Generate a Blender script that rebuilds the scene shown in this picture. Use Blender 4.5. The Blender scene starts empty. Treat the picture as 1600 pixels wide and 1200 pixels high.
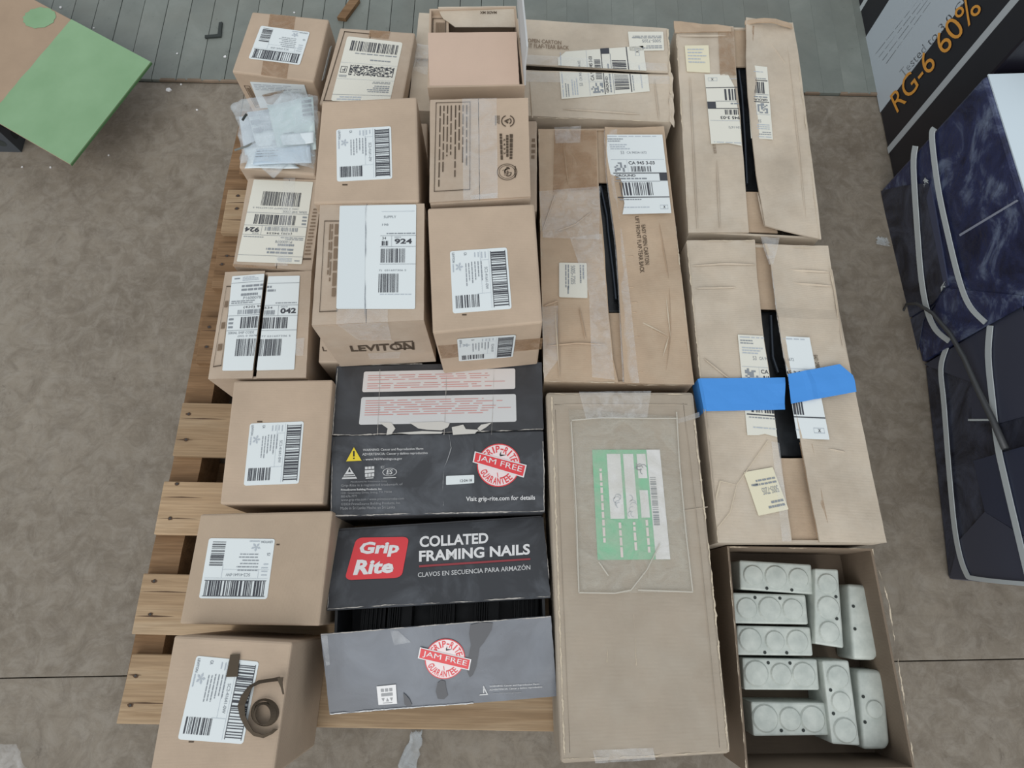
import bpy, bmesh, math, random
from mathutils import Vector, Matrix, noise as mnoise
random.seed(7)
scene = bpy.context.scene
COL = scene.collection

# ------------------------------------------------------------------ camera
F_PX, TILT, ROLL, CAM_H = 1060.0, 0.312, 0.02, 1.6
FWD = Vector((0, math.sin(TILT), -math.cos(TILT)))
UP0 = Vector((0, math.cos(TILT), math.sin(TILT)))
X0 = Vector((1, 0, 0))
RIGHT = X0 * math.cos(ROLL) + UP0 * math.sin(ROLL)
UP = UP0 * math.cos(ROLL) - X0 * math.sin(ROLL)
EYE = Vector((0, 0, CAM_H))
cam_data = bpy.data.cameras.new('camera')
cam = bpy.data.objects.new('camera', cam_data)
COL.objects.link(cam)
M4 = Matrix((RIGHT, UP, -FWD)).transposed().to_4x4()
M4.translation = EYE
cam.matrix_world = M4
cam_data.sensor_fit = 'HORIZONTAL'
cam_data.sensor_width = 36.0
cam_data.lens = F_PX / 1600.0 * 36.0
cam_data.clip_start = 0.02
scene.camera = cam

# ------------------------------------------------------------------ light
world = bpy.data.worlds.new('daylight')
scene.world = world
world.use_nodes = True
bg = world.node_tree.nodes['Background']
bg.inputs[0].default_value = (0.90, 0.95, 1.0, 1)
bg.inputs[1].default_value = 0.62
sun_d = bpy.data.lights.new('soft_daylight', 'SUN')
sun_d.energy = 1.5
sun_d.angle = math.radians(55)
sun_d.color = (1.0, 0.98, 0.95)
sun = bpy.data.objects.new('soft_daylight', sun_d)
COL.objects.link(sun)
# light falls from the south-west, fairly high
sun.rotation_euler = Vector((0.24, 0.78, -0.82)).to_track_quat('-Z', 'Y').to_euler()
vs = scene.view_settings
vs.view_transform = 'Standard'
vs.look = 'None'
vs.exposure = 0.0
vs.gamma = 1.0
vs.use_curve_mapping = False

# ------------------------------------------------------------------ helpers
def ray(px, py):
    return FWD + RIGHT * ((px - 800.0) / F_PX) + UP * ((600.0 - py) / F_PX)

class Plane:
    """A real flat surface in the room; called with a traced pixel it gives the point on it (plus h along its normal)."""
    def __init__(self, p, n):
        self.p, self.n = Vector(p), Vector(n).normalized()
    def __call__(self, px, py, h=0.0):
        d = ray(px, py)
        t = (self.p - EYE).dot(self.n) / d.dot(self.n)
        return EYE + d * t + self.n * h

def flat(z):
    return Plane((0, 0, z), (0, 0, 1))

def at(px, py, z):
    return flat(z)(px, py)

def plane3(a, b, c):
    n = (b - a).cross(c - a).normalized()
    if n.dot(EYE - a) < 0:
        n = -n
    return Plane(a, n)

def s2l(c):
    c /= 255.0
    return c / 12.92 if c <= 0.04045 else ((c + 0.055) / 1.055) ** 2.4

def rgb(r, g, b):
    return (s2l(r), s2l(g), s2l(b), 1.0)

ORIGIN = {}

def thing(name, label, cat, loc, group=None):
    o = bpy.data.objects.new(name, None)
    o.empty_display_size = 0.05
    COL.objects.link(o)
    o.location = loc
    o['label'] = label
    o['category'] = cat
    if group:
        o['group'] = group
    ORIGIN[o.name] = Vector(loc)
    return o

def tag(o, label, cat, group=None):
    o['label'] = label
    o['category'] = cat
    if group:
        o['group'] = group
    return o

class MB:
    def __init__(self):
        self.v, self.f, self.m = [], [], []
    def poly(self, pts, mi=0):
        b = len(self.v)
        self.v += [Vector(p) for p in pts]
        self.f.append(list(range(b, b + len(pts))))
        self.m.append(mi)
    def grid(self, rows, mi=0, flip=False):
        b = len(self.v)
        n, k = len(rows), len(rows[0])
        for r in rows:
            self.v += [Vector(p) for p in r]
        for i in range(n - 1):
            for j in range(k - 1):
                q = [b + i * k + j, b + i * k + j + 1, b + (i + 1) * k + j + 1, b + (i + 1) * k + j]
                self.f.append(q[::-1] if flip else q)
                self.m.append(mi)
    def box(self, a, b, mi=0):
        x0, y0, z0 = a
        x1, y1, z1 = b
        self.hexa([Vector(p) for p in ((x0, y0, z0), (x1, y0, z0), (x1, y1, z0), (x0, y1, z0))],
                  [Vector(p) for p in ((x0, y0, z1), (x1, y0, z1), (x1, y1, z1), (x0, y1, z1))], mi)
    def hexa(self, bot, top, mi=0):
        s = len(self.v)
        self.v += list(bot) + list(top)
        n = len(bot)
        fs = [list(range(s + n - 1, s - 1, -1)), list(range(s + n, s + 2 * n))]
        for i in range(n):
            j = (i + 1) % n
            fs.append([s + i, s + j, s + n + j, s + n + i])
        self.f += fs
        self.m += [mi] * len(fs)
    def tube(self, path, r, seg=8, mi=0):
        s = len(self.v)
        n = len(path)
        for i, p in enumerate(path):
            d = (path[min(i + 1, n - 1)] - path[max(i - 1, 0)]).normalized()
            a = d.cross(Vector((0.13, 0.21, 1))).normalized()
            b = d.cross(a)
            rr = r[i] if isinstance(r, (list, tuple)) else r
            for k in range(seg):
                t = 2 * math.pi * k / seg
                self.v.append(p + (a * math.cos(t) + b * math.sin(t)) * rr)
        for i in range(n - 1):
            for k in range(seg):
                k2 = (k + 1) % seg
                self.f.append([s + i * seg + k, s + i * seg + k2, s + (i + 1) * seg + k2, s + (i + 1) * seg + k])
                self.m.append(mi)
        self.f.append([s + k for k in range(seg)][::-1])
        self.m.append(mi)
        self.f.append([s + (n - 1) * seg + k for k in range(seg)])
        self.m.append(mi)
    def build(self, name, mats, parent=None, smooth=False, bevel=0.0, kind=None, loc=None):
        if not isinstance(mats, (list, tuple)):
            mats = [mats]
        off = ORIGIN[parent.name] if parent else Vector(loc or (0, 0, 0))
        me = bpy.data.meshes.new(name)
        me.from_pydata([v - off for v in self.v], [], self.f)
        for m in mats:
            me.materials.append(m)
        me.polygons.foreach_set('material_index', self.m)
        if bevel > 0 or smooth:
            bm = bmesh.new()
            bm.from_mesh(me)
            bmesh.ops.remove_doubles(bm, verts=bm.verts, dist=1e-6)
            bmesh.ops.recalc_face_normals(bm, faces=bm.faces)
            if bevel > 0:
                bmesh.ops.bevel(bm, geom=[e for e in bm.edges if e.is_manifold and e.calc_face_angle(0) > 0.5],
                                offset=bevel, segments=2, affect='EDGES', profile=0.5, clamp_overlap=True)
            bm.to_mesh(me)
            bm.free()
        if smooth:
            me.polygons.foreach_set('use_smooth', [True] * len(me.polygons))
        o = bpy.data.objects.new(name, me)
        COL.objects.link(o)
        if parent:
            o.parent = parent
        else:
            o.location = off
        ORIGIN[o.name] = off
        if kind:
            o['kind'] = kind
        return o

def polyline(pts, t):
    if len(pts) == 1:
        return pts[0]
    L = [math.dist(pts[i], pts[i + 1]) for i in range(len(pts) - 1)]
    s = t * sum(L)
    for i, l in enumerate(L):
        if s <= l or i == len(L) - 1:
            k = 0 if l == 0 else min(1.0, s / l)
            return (pts[i][0] + (pts[i + 1][0] - pts[i][0]) * k, pts[i][1] + (pts[i + 1][1] - pts[i][1]) * k)
        s -= l

def wob(amp, scale, seed):
    o = Vector((seed * 7.31, seed * 3.77, seed * 1.93))
    return lambda p: amp * mnoise.noise(p * scale + o)

def sheet(mb, S, left, right, nu, nv, thick, warp=None, wobble=None, ragged=0.0, seed=0, mi=0):
    """A panel between a left and a right edge (traced top to bottom) on the surface S, with real thickness."""
    rnd = random.Random(seed)
    top, bot = [], []
    for j in range(nv + 1):
        v = j / nv
        a, b = polyline(left, v), polyline(right, v)
        ra, rb = rnd.uniform(-ragged, ragged), rnd.uniform(-ragged, ragged)
        rt, rbm = [], []
        for i in range(nu + 1):
            u = i / nu
            px = a[0] + (b[0] - a[0]) * u + (ra if i == 0 else rb if i == nu else 0)
            py = a[1] + (b[1] - a[1]) * u + (rnd.uniform(-ragged, ragged) if j in (0, nu) else 0)
            h = warp(u, v) if warp else 0.0
            p = S(px, py, h)
            if wobble:
                p = S(px, py, h + wobble(p))
            rt.append(p)
            rbm.append(p - S.n * thick)
        top.append(rt)
        bot.append(rbm)
    b = len(mb.v)
    k = nu + 1
    n = nv + 1
    mb.grid(top, mi)
    mb.grid(bot, mi, True)
    nb = k * n
    ring = [(0, i) for i in range(k)] + [(j, k - 1) for j in range(1, n)] + \
           [(n - 1, i) for i in range(k - 2, -1, -1)] + [(j, 0) for j in range(n - 2, 0, -1)]
    ids = [b + j * k + i for j, i in ring]
    for q in range(len(ids)):
        a, c = ids[q], ids[(q + 1) % len(ids)]
        mb.f.append([a, c, c + nb, a + nb])
        mb.m.append(mi)

# ------------------------------------------------------------------ materials
def nt_new(name):
    m = bpy.data.materials.new(name)
    m.use_nodes = True
    nt = m.node_tree
    return m, nt, nt.nodes['Principled BSDF']

def simple(name, col, rough=0.6, metal=0.0, spec=0.5, alpha=1.0):
    m, nt, b = nt_new(name)
    b.inputs['Base Color'].default_value = col
    b.inputs['Roughness'].default_value = rough
    b.inputs['Metallic'].default_value = metal
    b.inputs['Specular IOR Level'].default_value = spec
    b.inputs['Alpha'].default_value = alpha
    return m

def pos_map(nt, scale=(1, 1, 1), rnd=False):
    g = nt.nodes.new('ShaderNodeNewGeometry')
    mp = nt.nodes.new('ShaderNodeMapping')
    mp.inputs['Scale'].default_value = scale
    nt.links.new(g.outputs['Position'], mp.inputs['Vector'])
    if rnd:
        oi = nt.nodes.new('ShaderNodeObjectInfo')
        mu = nt.nodes.new('ShaderNodeMath')
        mu.operation = 'MULTIPLY'
        mu.inputs[1].default_value = 37.0
        nt.links.new(oi.outputs['Random'], mu.inputs[0])
        cx = nt.nodes.new('ShaderNodeCombineXYZ')
        for i in range(3):
            nt.links.new(mu.outputs[0], cx.inputs[i])
        nt.links.new(cx.outputs[0], mp.inputs['Location'])
    return mp.outputs['Vector']

def noise(nt, vec, scale, detail=4, rough=0.55, dist=0.0):
    n = nt.nodes.new('ShaderNodeTexNoise')
    n.inputs['Scale'].default_value = scale
    n.inputs['Detail'].default_value = detail
    n.inputs['Roughness'].default_value = rough
    n.inputs['Distortion'].default_value = dist
    nt.links.new(vec, n.inputs['Vector'])
    return n.outputs['Fac']

def ramp(nt, fac, stops):
    r = nt.nodes.new('ShaderNodeValToRGB')
    e = r.color_ramp.elements
    while len(e) < len(stops):
        e.new(0.5)
    for i, (p, c) in enumerate(stops):
        e[i].position = p
        e[i].color = c if len(c) == 4 else (*c, 1)
    nt.links.new(fac, r.inputs[0])
    return r.outputs[0]

def mix(nt, fac, a, b, mode='MIX'):
    n = nt.nodes.new('ShaderNodeMix')
    n.data_type = 'RGBA'
    n.blend_type = mode
    if isinstance(fac, float):
        n.inputs[0].default_value = fac
    else:
        nt.links.new(fac, n.inputs[0])
    for s, i in ((a, 6), (b, 7)):
        if isinstance(s, tuple):
            n.inputs[i].default_value = s
        else:
            nt.links.new(s, n.inputs[i])
    return n.outputs[2]

def bump(nt, bsdf, fac, strength, dist=0.002):
    b = nt.nodes.new('ShaderNodeBump')
    b.inputs['Strength'].default_value = strength
    b.inputs['Distance'].default_value = dist
    nt.links.new(fac, b.inputs['Height'])
    nt.links.new(b.outputs[0], bsdf.inputs['Normal'])

def darker(c, k):
    return (c[0] * k, c[1] * k, c[2] * k, 1.0)

def cardboard(name, col, var=0.12, flute=(0, 1, 0), wrinkle=0.25, dust=None):
    m, nt, b = nt_new(name)
    v = pos_map(nt)
    big = noise(nt, v, 7.0, 5, 0.6)
    c = ramp(nt, big, [(0.3, darker(col, 1 - var)), (0.7, darker(col, 1 + var * 0.6))])
    fine = noise(nt, v, 420.0, 2)
    c = mix(nt, ramp(nt, fine, [(0.55, (0, 0, 0)), (0.75, (0.10, 0.10, 0.10))]), c, darker(col, 0.6))
    if dust:
        dn = noise(nt, v, 11.0, 6, 0.65)
        c = mix(nt, ramp(nt, dn, [(0.45, (0, 0, 0)), (0.75, (0.5, 0.5, 0.5))]), c, dust)
    nt.links.new(c, b.inputs['Base Color'])
    b.inputs['Roughness'].default_value = 0.75
    b.inputs['Specular IOR Level'].default_value = 0.25
    # corrugation lines and dents
    sep = pos_map(nt, tuple(150.0 * q for q in flute))
    w = nt.nodes.new('ShaderNodeTexWave')
    w.bands_direction = 'X' if flute[0] else 'Y'
    w.inputs['Scale'].default_value = 1.0
    w.inputs['Distortion'].default_value = 0.4
    nt.links.new(sep, w.inputs['Vector'])
    dent = noise(nt, v, 26.0, 3, 0.5, 0.4)
    ad = nt.nodes.new('ShaderNodeMath')
    ad.operation = 'MULTIPLY_ADD'
    ad.inputs[1].default_value = 0.10
    nt.links.new(w.outputs['Fac'], ad.inputs[0])
    nt.links.new(dent, ad.inputs[2])
    bump(nt, b, ad.outputs[0], wrinkle, 0.004)
    return m

def wood(name, c1, c2, c3):
    m, nt, b = nt_new(name)
    v = pos_map(nt, (2.2, 26.0, 26.0), rnd=True)
    g = noise(nt, v, 1.0, 6, 0.6, 1.1)
    c = ramp(nt, g, [(0.3, c1), (0.52, c2), (0.72, c3)])
    v2 = pos_map(nt, (9.0, 260.0, 260.0), rnd=True)
    g2 = noise(nt, v2, 1.0, 3)
    c = mix(nt, ramp(nt, g2, [(0.42, (0.28, 0.28, 0.28)), (0.6, (0, 0, 0))]), c, darker(c1, 0.55))
    oi = nt.nodes.new('ShaderNodeObjectInfo')
    tone = ramp(nt, oi.outputs['Random'], [(0.0, (0.8, 0.78, 0.74)), (1.0, (1.1, 1.08, 1.05))])
    c = mix(nt, 1.0, c, tone, 'MULTIPLY')
    nt.links.new(c, b.inputs['Base Color'])
    b.inputs['Roughness'].default_value = 0.75
    b.inputs['Specular IOR Level'].default_value = 0.25
    bump(nt, b, g2, 0.25, 0.001)
    return m

def clear_film(name, alpha, tint=(0.9, 0.92, 0.93, 1), rough=0.18, bscale=60.0, bstr=0.5):
    m, nt, b = nt_new(name)
    b.inputs['Base Color'].default_value = tint
    b.inputs['Roughness'].default_value = rough
    v = pos_map(nt)
    n = noise(nt, v, bscale, 4, 0.6, 1.5)
    a = ramp(nt, n, [(0.35, (alpha * 0.5,) * 3), (0.7, (min(1, alpha * 1.6),) * 3)])
    nt.links.new(a, b.inputs['Alpha'])
    bump(nt, b, n, bstr, 0.003)
    return m

def black_card(name, base, smudge_or_sheen, lo=0.25, hi=0.5, sm=(0.45, 0.75)):
    m, nt, b = nt_new(name)
    v = pos_map(nt)
    n = noise(nt, v, 9.0, 5, 0.6, 0.8)
    c = ramp(nt, n, [(sm[0], base), (sm[1], smudge_or_sheen)])
    nt.links.new(c, b.inputs['Base Color'])
    r = ramp(nt, noise(nt, v, 14.0, 4), [(0.3, (lo,) * 3), (0.7, (hi,) * 3)])
    nt.links.new(r, b.inputs['Roughness'])
    bump(nt, b, noise(nt, v, 22.0, 3, 0.5, 0.5), 0.2, 0.003)
    return m

TAN = rgb(188, 168, 147)
PINKTAN = rgb(202, 178, 160)
GREYTAN = rgb(196, 183, 165)
M_TAN = cardboard('tan_cardboard', TAN)
M_TAN2 = cardboard('tan_cardboard_crosswise', rgb(180, 161, 140), flute=(1, 0, 0))
M_USED = cardboard('used_tan_cardboard', rgb(184, 166, 147), var=0.14, dust=rgb(196, 184, 168))
M_OLD = cardboard('worn_carton_cardboard', GREYTAN, var=0.2, wrinkle=0.5, dust=rgb(206, 198, 184))
M_OLDW = cardboard('warm_worn_cardboard', rgb(187, 165, 141), var=0.18, wrinkle=0.5, dust=rgb(196, 180, 158))
M_DULL = cardboard('dull_grey_cardboard', rgb(170, 158, 142), var=0.12, wrinkle=0.35, dust=rgb(180, 172, 158))
M_PINK = cardboard('pinkish_cardboard_inside', PINKTAN, var=0.06, wrinkle=0.1)
M_CARDEDGE = simple('torn_cardboard_edge', rgb(200, 187, 166), 0.9, spec=0.1)
M_LABEL = simple('white_label_paper', rgb(222, 229, 230), 0.45, spec=0.4)
M_LABELOLD = simple('yellowed_label_paper', rgb(222, 221, 210), 0.6, spec=0.3)
M_CREAM = simple('cream_tag_paper', rgb(224, 218, 192), 0.7, spec=0.2)
M_PAPER = simple('white_paper', rgb(222, 232, 236), 0.6, spec=0.3)
M_INK = simple('black_ink', rgb(70, 72, 78), 0.6, spec=0.3)
M_GREYINK = simple('grey_ink', rgb(140, 146, 152), 0.6, spec=0.3)
M_PALEINK = simple('pale_grey_ink', rgb(180, 188, 196), 0.6, spec=0.3)
M_BROWNINK = simple('brown_box_ink', rgb(84, 72, 60), 0.8, spec=0.2)
M_SOFTINK = simple('soft_brown_ink', rgb(128, 110, 92), 0.8, spec=0.2)
M_RED = simple('red_print', rgb(222, 66, 72), 0.4)
M_REDLINE = simple('dark_red_print', rgb(150, 60, 66), 0.4)
M_REDTEXT = simple('small_red_text', rgb(208, 140, 134), 0.5)
M_WHITE = simple('white_print', rgb(228, 228, 228), 0.4)
M_OFFWHITE = simple('off_white_print', rgb(205, 206, 206), 0.4)
M_GREYPRINT = simple('grey_print', rgb(150, 152, 154), 0.4)
M_PINKDISC = simple('pale_pink_print', rgb(236, 220, 220), 0.4)
M_YELLOW = simple('yellow_print', rgb(228, 204, 52), 0.4)
M_GREENPRINT = simple('green_print', rgb(122, 196, 154), 0.45)
M_BLACKPRINT = simple('black_print', rgb(34, 35, 38), 0.4)
M_ORANGE = simple('orange_print', rgb(226, 158, 62), 0.4)
M_TAPE = clear_film('clear_tape', 0.10, bscale=18.0, bstr=0.25)
M_TAPEW = clear_film('wrinkled_clear_tape', 0.11, rough=0.16, bscale=34.0, bstr=0.55)
M_BAG = clear_film('clear_bag_film', 0.22, tint=rgb(222, 232, 238), rough=0.18, bscale=16.0, bstr=0.4)
M_POUCH = clear_film('clear_pouch_film', 0.16, tint=rgb(214, 212, 200), rough=0.25, bscale=20.0)
M_FILMEDGE = simple('film_fold', rgb(214, 210, 198), 0.3, alpha=0.6)
M_BROWNTAPE = clear_film('tan_tape', 0.30, tint=rgb(172, 140, 108), rough=0.35, bscale=25.0, bstr=0.2)
M_BLUE = simple('blue_masking_tape', rgb(70, 146, 224), 0.55)
M_BLACK = black_card('black_coated_card', rgb(56, 57, 60), rgb(72, 74, 78))
M_BLACKS = black_card('scuffed_black_card', rgb(58, 60, 64), rgb(96, 100, 106), 0.3, 0.5)
M_BLACKG = black_card('sky_sheen_black_card', rgb(88, 92, 99), rgb(116, 122, 131), 0.22, 0.4, (0.25, 0.7))  # grey-blue sky reflection of the lower flap, mixed into its colour
M_REFLPATCH = simple('dark_reflection_patch', rgb(72, 74, 79), 0.35)  # dark blotches of the flap's reflection, painted as flat patches
M_WORN = simple('worn_white_edge', rgb(176, 172, 166), 0.8, spec=0.2)
M_TORN = simple('torn_pulp', rgb(204, 202, 196), 0.85, spec=0.1)
M_NAIL = simple('dark_steel_nail', rgb(70, 71, 72), 0.45, metal=0.5)
M_DARKMETAL = black_card('black_painted_metal', rgb(24, 26, 28), rgb(44, 48, 52), 0.2, 0.45)
M_WOODPALE = wood('pale_pine', rgb(156, 131, 103), rgb(180, 156, 127), rgb(190, 169, 142))
M_WOODBROWN = wood('brown_pine', rgb(112, 87, 63), rgb(136, 108, 80), rgb(154, 126, 97))
M_KNOT = simple('dark_nail_mark', rgb(84, 62, 44), 0.8)
M_GALV = simple('galvanised_steel', rgb(188, 194, 188), 0.42, metal=0.35)
M_STRAP = simple('brown_strap', rgb(84, 74, 62), 0.8, spec=0.2)
M_HOLE = simple('dark_hole', rgb(50, 56, 54), 0.8)
M_WSTRAP = simple('white_plastic_strap', rgb(196, 204, 206), 0.4)
M_CABLE = simple('grey_black_cable', rgb(70, 72, 74), 0.45)

def galv():
    m, nt, b = nt_new('spangled_galvanised_steel')
    v = pos_map(nt)
    n = noise(nt, v, 38.0, 5, 0.6)
    nt.links.new(ramp(nt, n, [(0.3, rgb(178, 186, 180)), (0.7, rgb(204, 210, 203))]), b.inputs['Base Color'])
    b.inputs['Metallic'].default_value = 0.1
    nt.links.new(ramp(nt, noise(nt, v, 90.0, 3), [(0.3, (0.32,) * 3), (0.7, (0.55,) * 3)]), b.inputs['Roughness'])
    return m
M_SPANGLE = galv()

def floor_mats():
    m, nt, b = nt_new('worn_brown_plywood')
    v = pos_map(nt, rnd=True)
    n1 = noise(nt, v, 2.6, 10, 0.72, 0.5)
    c = ramp(nt, n1, [(0.28, rgb(108, 99, 87)), (0.5, rgb(131, 122, 109)), (0.72, rgb(152, 143, 129))])
    n2 = noise(nt, v, 26.0, 8, 0.75, 0.8)
    c = mix(nt, ramp(nt, n2, [(0.44, (0, 0, 0)), (0.62, (0.6, 0.6, 0.6))]), c, rgb(150, 143, 132))
    n6 = noise(nt, v, 17.0, 9, 0.75, 1.0)
    c = mix(nt, ramp(nt, n6, [(0.46, (0, 0, 0)), (0.66, (0.5, 0.5, 0.5))]), c, rgb(98, 88, 76))
    n3 = noise(nt, v, 11.0, 10, 0.8, 1.2)
    c = mix(nt, ramp(nt, n3, [(0.60, (0, 0, 0)), (0.69, (0.6, 0.6, 0.6))]), c, rgb(84, 75, 66))
    v2 = pos_map(nt, (7, 70, 1))
    n4 = noise(nt, v2, 1.0, 5, 0.65, 0.4)
    c = mix(nt, ramp(nt, n4, [(0.56, (0, 0, 0)), (0.78, (0.3, 0.3, 0.3))]), c, rgb(98, 88, 76))
    nt.links.new(c, b.inputs['Base Color'])
    b.inputs['Roughness'].default_value = 0.62
    b.inputs['Specular IOR Level'].default_value = 0.3
    bump(nt, b, n2, 0.35, 0.002)
    m2, nt, b = nt_new('worn_grey_floor_paint')
    v = pos_map(nt, rnd=True)
    n1 = noise(nt, v, 5.0, 7, 0.65, 0.4)
    c = ramp(nt, n1, [(0.3, rgb(112, 118, 113)), (0.55, rgb(126, 132, 126)), (0.8, rgb(143, 148, 142))])
    n3 = noise(nt, pos_map(nt), 16.0, 10, 0.8, 2.5)
    c = mix(nt, ramp(nt, n3, [(0.60, (0, 0, 0)), (0.68, (0.6, 0.6, 0.6))]), c, rgb(72, 78, 76))
    n5 = noise(nt, pos_map(nt), 2.4, 4, 0.6)
    c = mix(nt, ramp(nt, n5, [(0.45, (0, 0, 0)), (0.7, (0.35, 0.35, 0.35))]), c, rgb(112, 108, 96))
    nt.links.new(c, b.inputs['Base Color'])
    b.inputs['Roughness'].default_value = 0.5
    bump(nt, b, n1, 0.15, 0.003)
    return m, m2
M_PLY, M_PLANK = floor_mats()
M_RAWEDGE = cardboard('raw_wood_edge', rgb(132, 116, 100), var=0.4)

def navy():
    m, nt, b = nt_new('navy_plastic_wrap')
    v = pos_map(nt)
    n = noise(nt, v, 7.0, 7, 0.65, 1.6)
    c = ramp(nt, n, [(0.34, rgb(30, 34, 58)), (0.52, rgb(48, 55, 90)), (0.68, rgb(116, 128, 152))])
    nt.links.new(c, b.inputs['Base Color'])
    b.inputs['Roughness'].default_value = 0.38
    bump(nt, b, noise(nt, v, 16.0, 4, 0.6, 1.0), 0.6, 0.01)
    m2, nt, b = nt_new('dark_navy_plastic_wrap')
    v = pos_map(nt)
    n = noise(nt, v, 8.0, 6, 0.65, 1.4)
    c = ramp(nt, n, [(0.36, rgb(28, 29, 40)), (0.66, rgb(72, 77, 94))])
    nt.links.new(c, b.inputs['Base Color'])
    b.inputs['Roughness'].default_value = 0.45
    bump(nt, b, noise(nt, v, 14.0, 4, 0.6, 1.0), 0.5, 0.01)
    return m, m2
M_NAVY, M_NAVYD = navy()

def green_paint():
    m, nt, b = nt_new('green_paint')
    v = pos_map(nt)
    n = noise(nt, v, 8.0, 5)
    nt.links.new(ramp(nt, n, [(0.3, rgb(124, 160, 120)), (0.7, rgb(137, 172, 133))]), b.inputs['Base Color'])
    b.inputs['Roughness'].default_value = 0.6
    return m
M_GREEN = green_paint()
M_BOARD = cardboard('brown_hardboard', rgb(168, 146, 124), var=0.1, wrinkle=0.05)
M_GREENEDGE = simple('green_board_edge', rgb(84, 124, 80), 0.8)

# ------------------------------------------------------------------ lettering and print
TXT = {}
def text_tris(s, bold=0.0, shear=0.0):
    key = (s, bold, shear)
    if key in TXT:
        return TXT[key]
    cu = bpy.data.curves.new('lettering', 'FONT')
    cu.body = s
    cu.resolution_u = 4 if len(s) < 16 and bold < 0.04 else 2
    cu.offset = bold
    cu.shear = shear
    ob = bpy.data.objects.new('lettering', cu)
    COL.objects.link(ob)
    bpy.context.view_layer.update()
    dg = bpy.context.evaluated_depsgraph_get()
    me = ob.evaluated_get(dg).to_mesh()
    me.calc_loop_triangles()
    V = [v.co.copy() for v in me.vertices]
    T = [[(V[i].x, V[i].y) for i in t.vertices] for t in me.loop_triangles]
    ob.evaluated_get(dg).to_mesh_clear()
    bpy.data.objects.remove(ob)
    bpy.data.curves.remove(cu)
    xs = [p[0] for t in T for p in t]
    ys = [p[1] for t in T for p in t]
    x0, x1, y0, y1 = min(xs), max(xs), min(ys), max(ys)
    out = ([[((p[0] - x0) / (x1 - x0), (p[1] - y0) / max(1e-6, y1 - y0)) for p in t] for t in T], (x1 - x0) / max(1e-6, y1 - y0))
    TXT[key] = out
    return out

INKS = dict(k=M_INK, g=M_GREYINK, p=M_PALEINK, b=M_BROWNINK, s=M_SOFTINK, r=M_RED, l=M_REDLINE, t=M_REDTEXT,
            w=M_WHITE, o=M_OFFWHITE, y=M_YELLOW, n=M_GREENPRINT, K=M_BLACKPRINT, G=M_GREYPRINT, O=M_ORANGE, d=M_PINKDISC)

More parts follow.
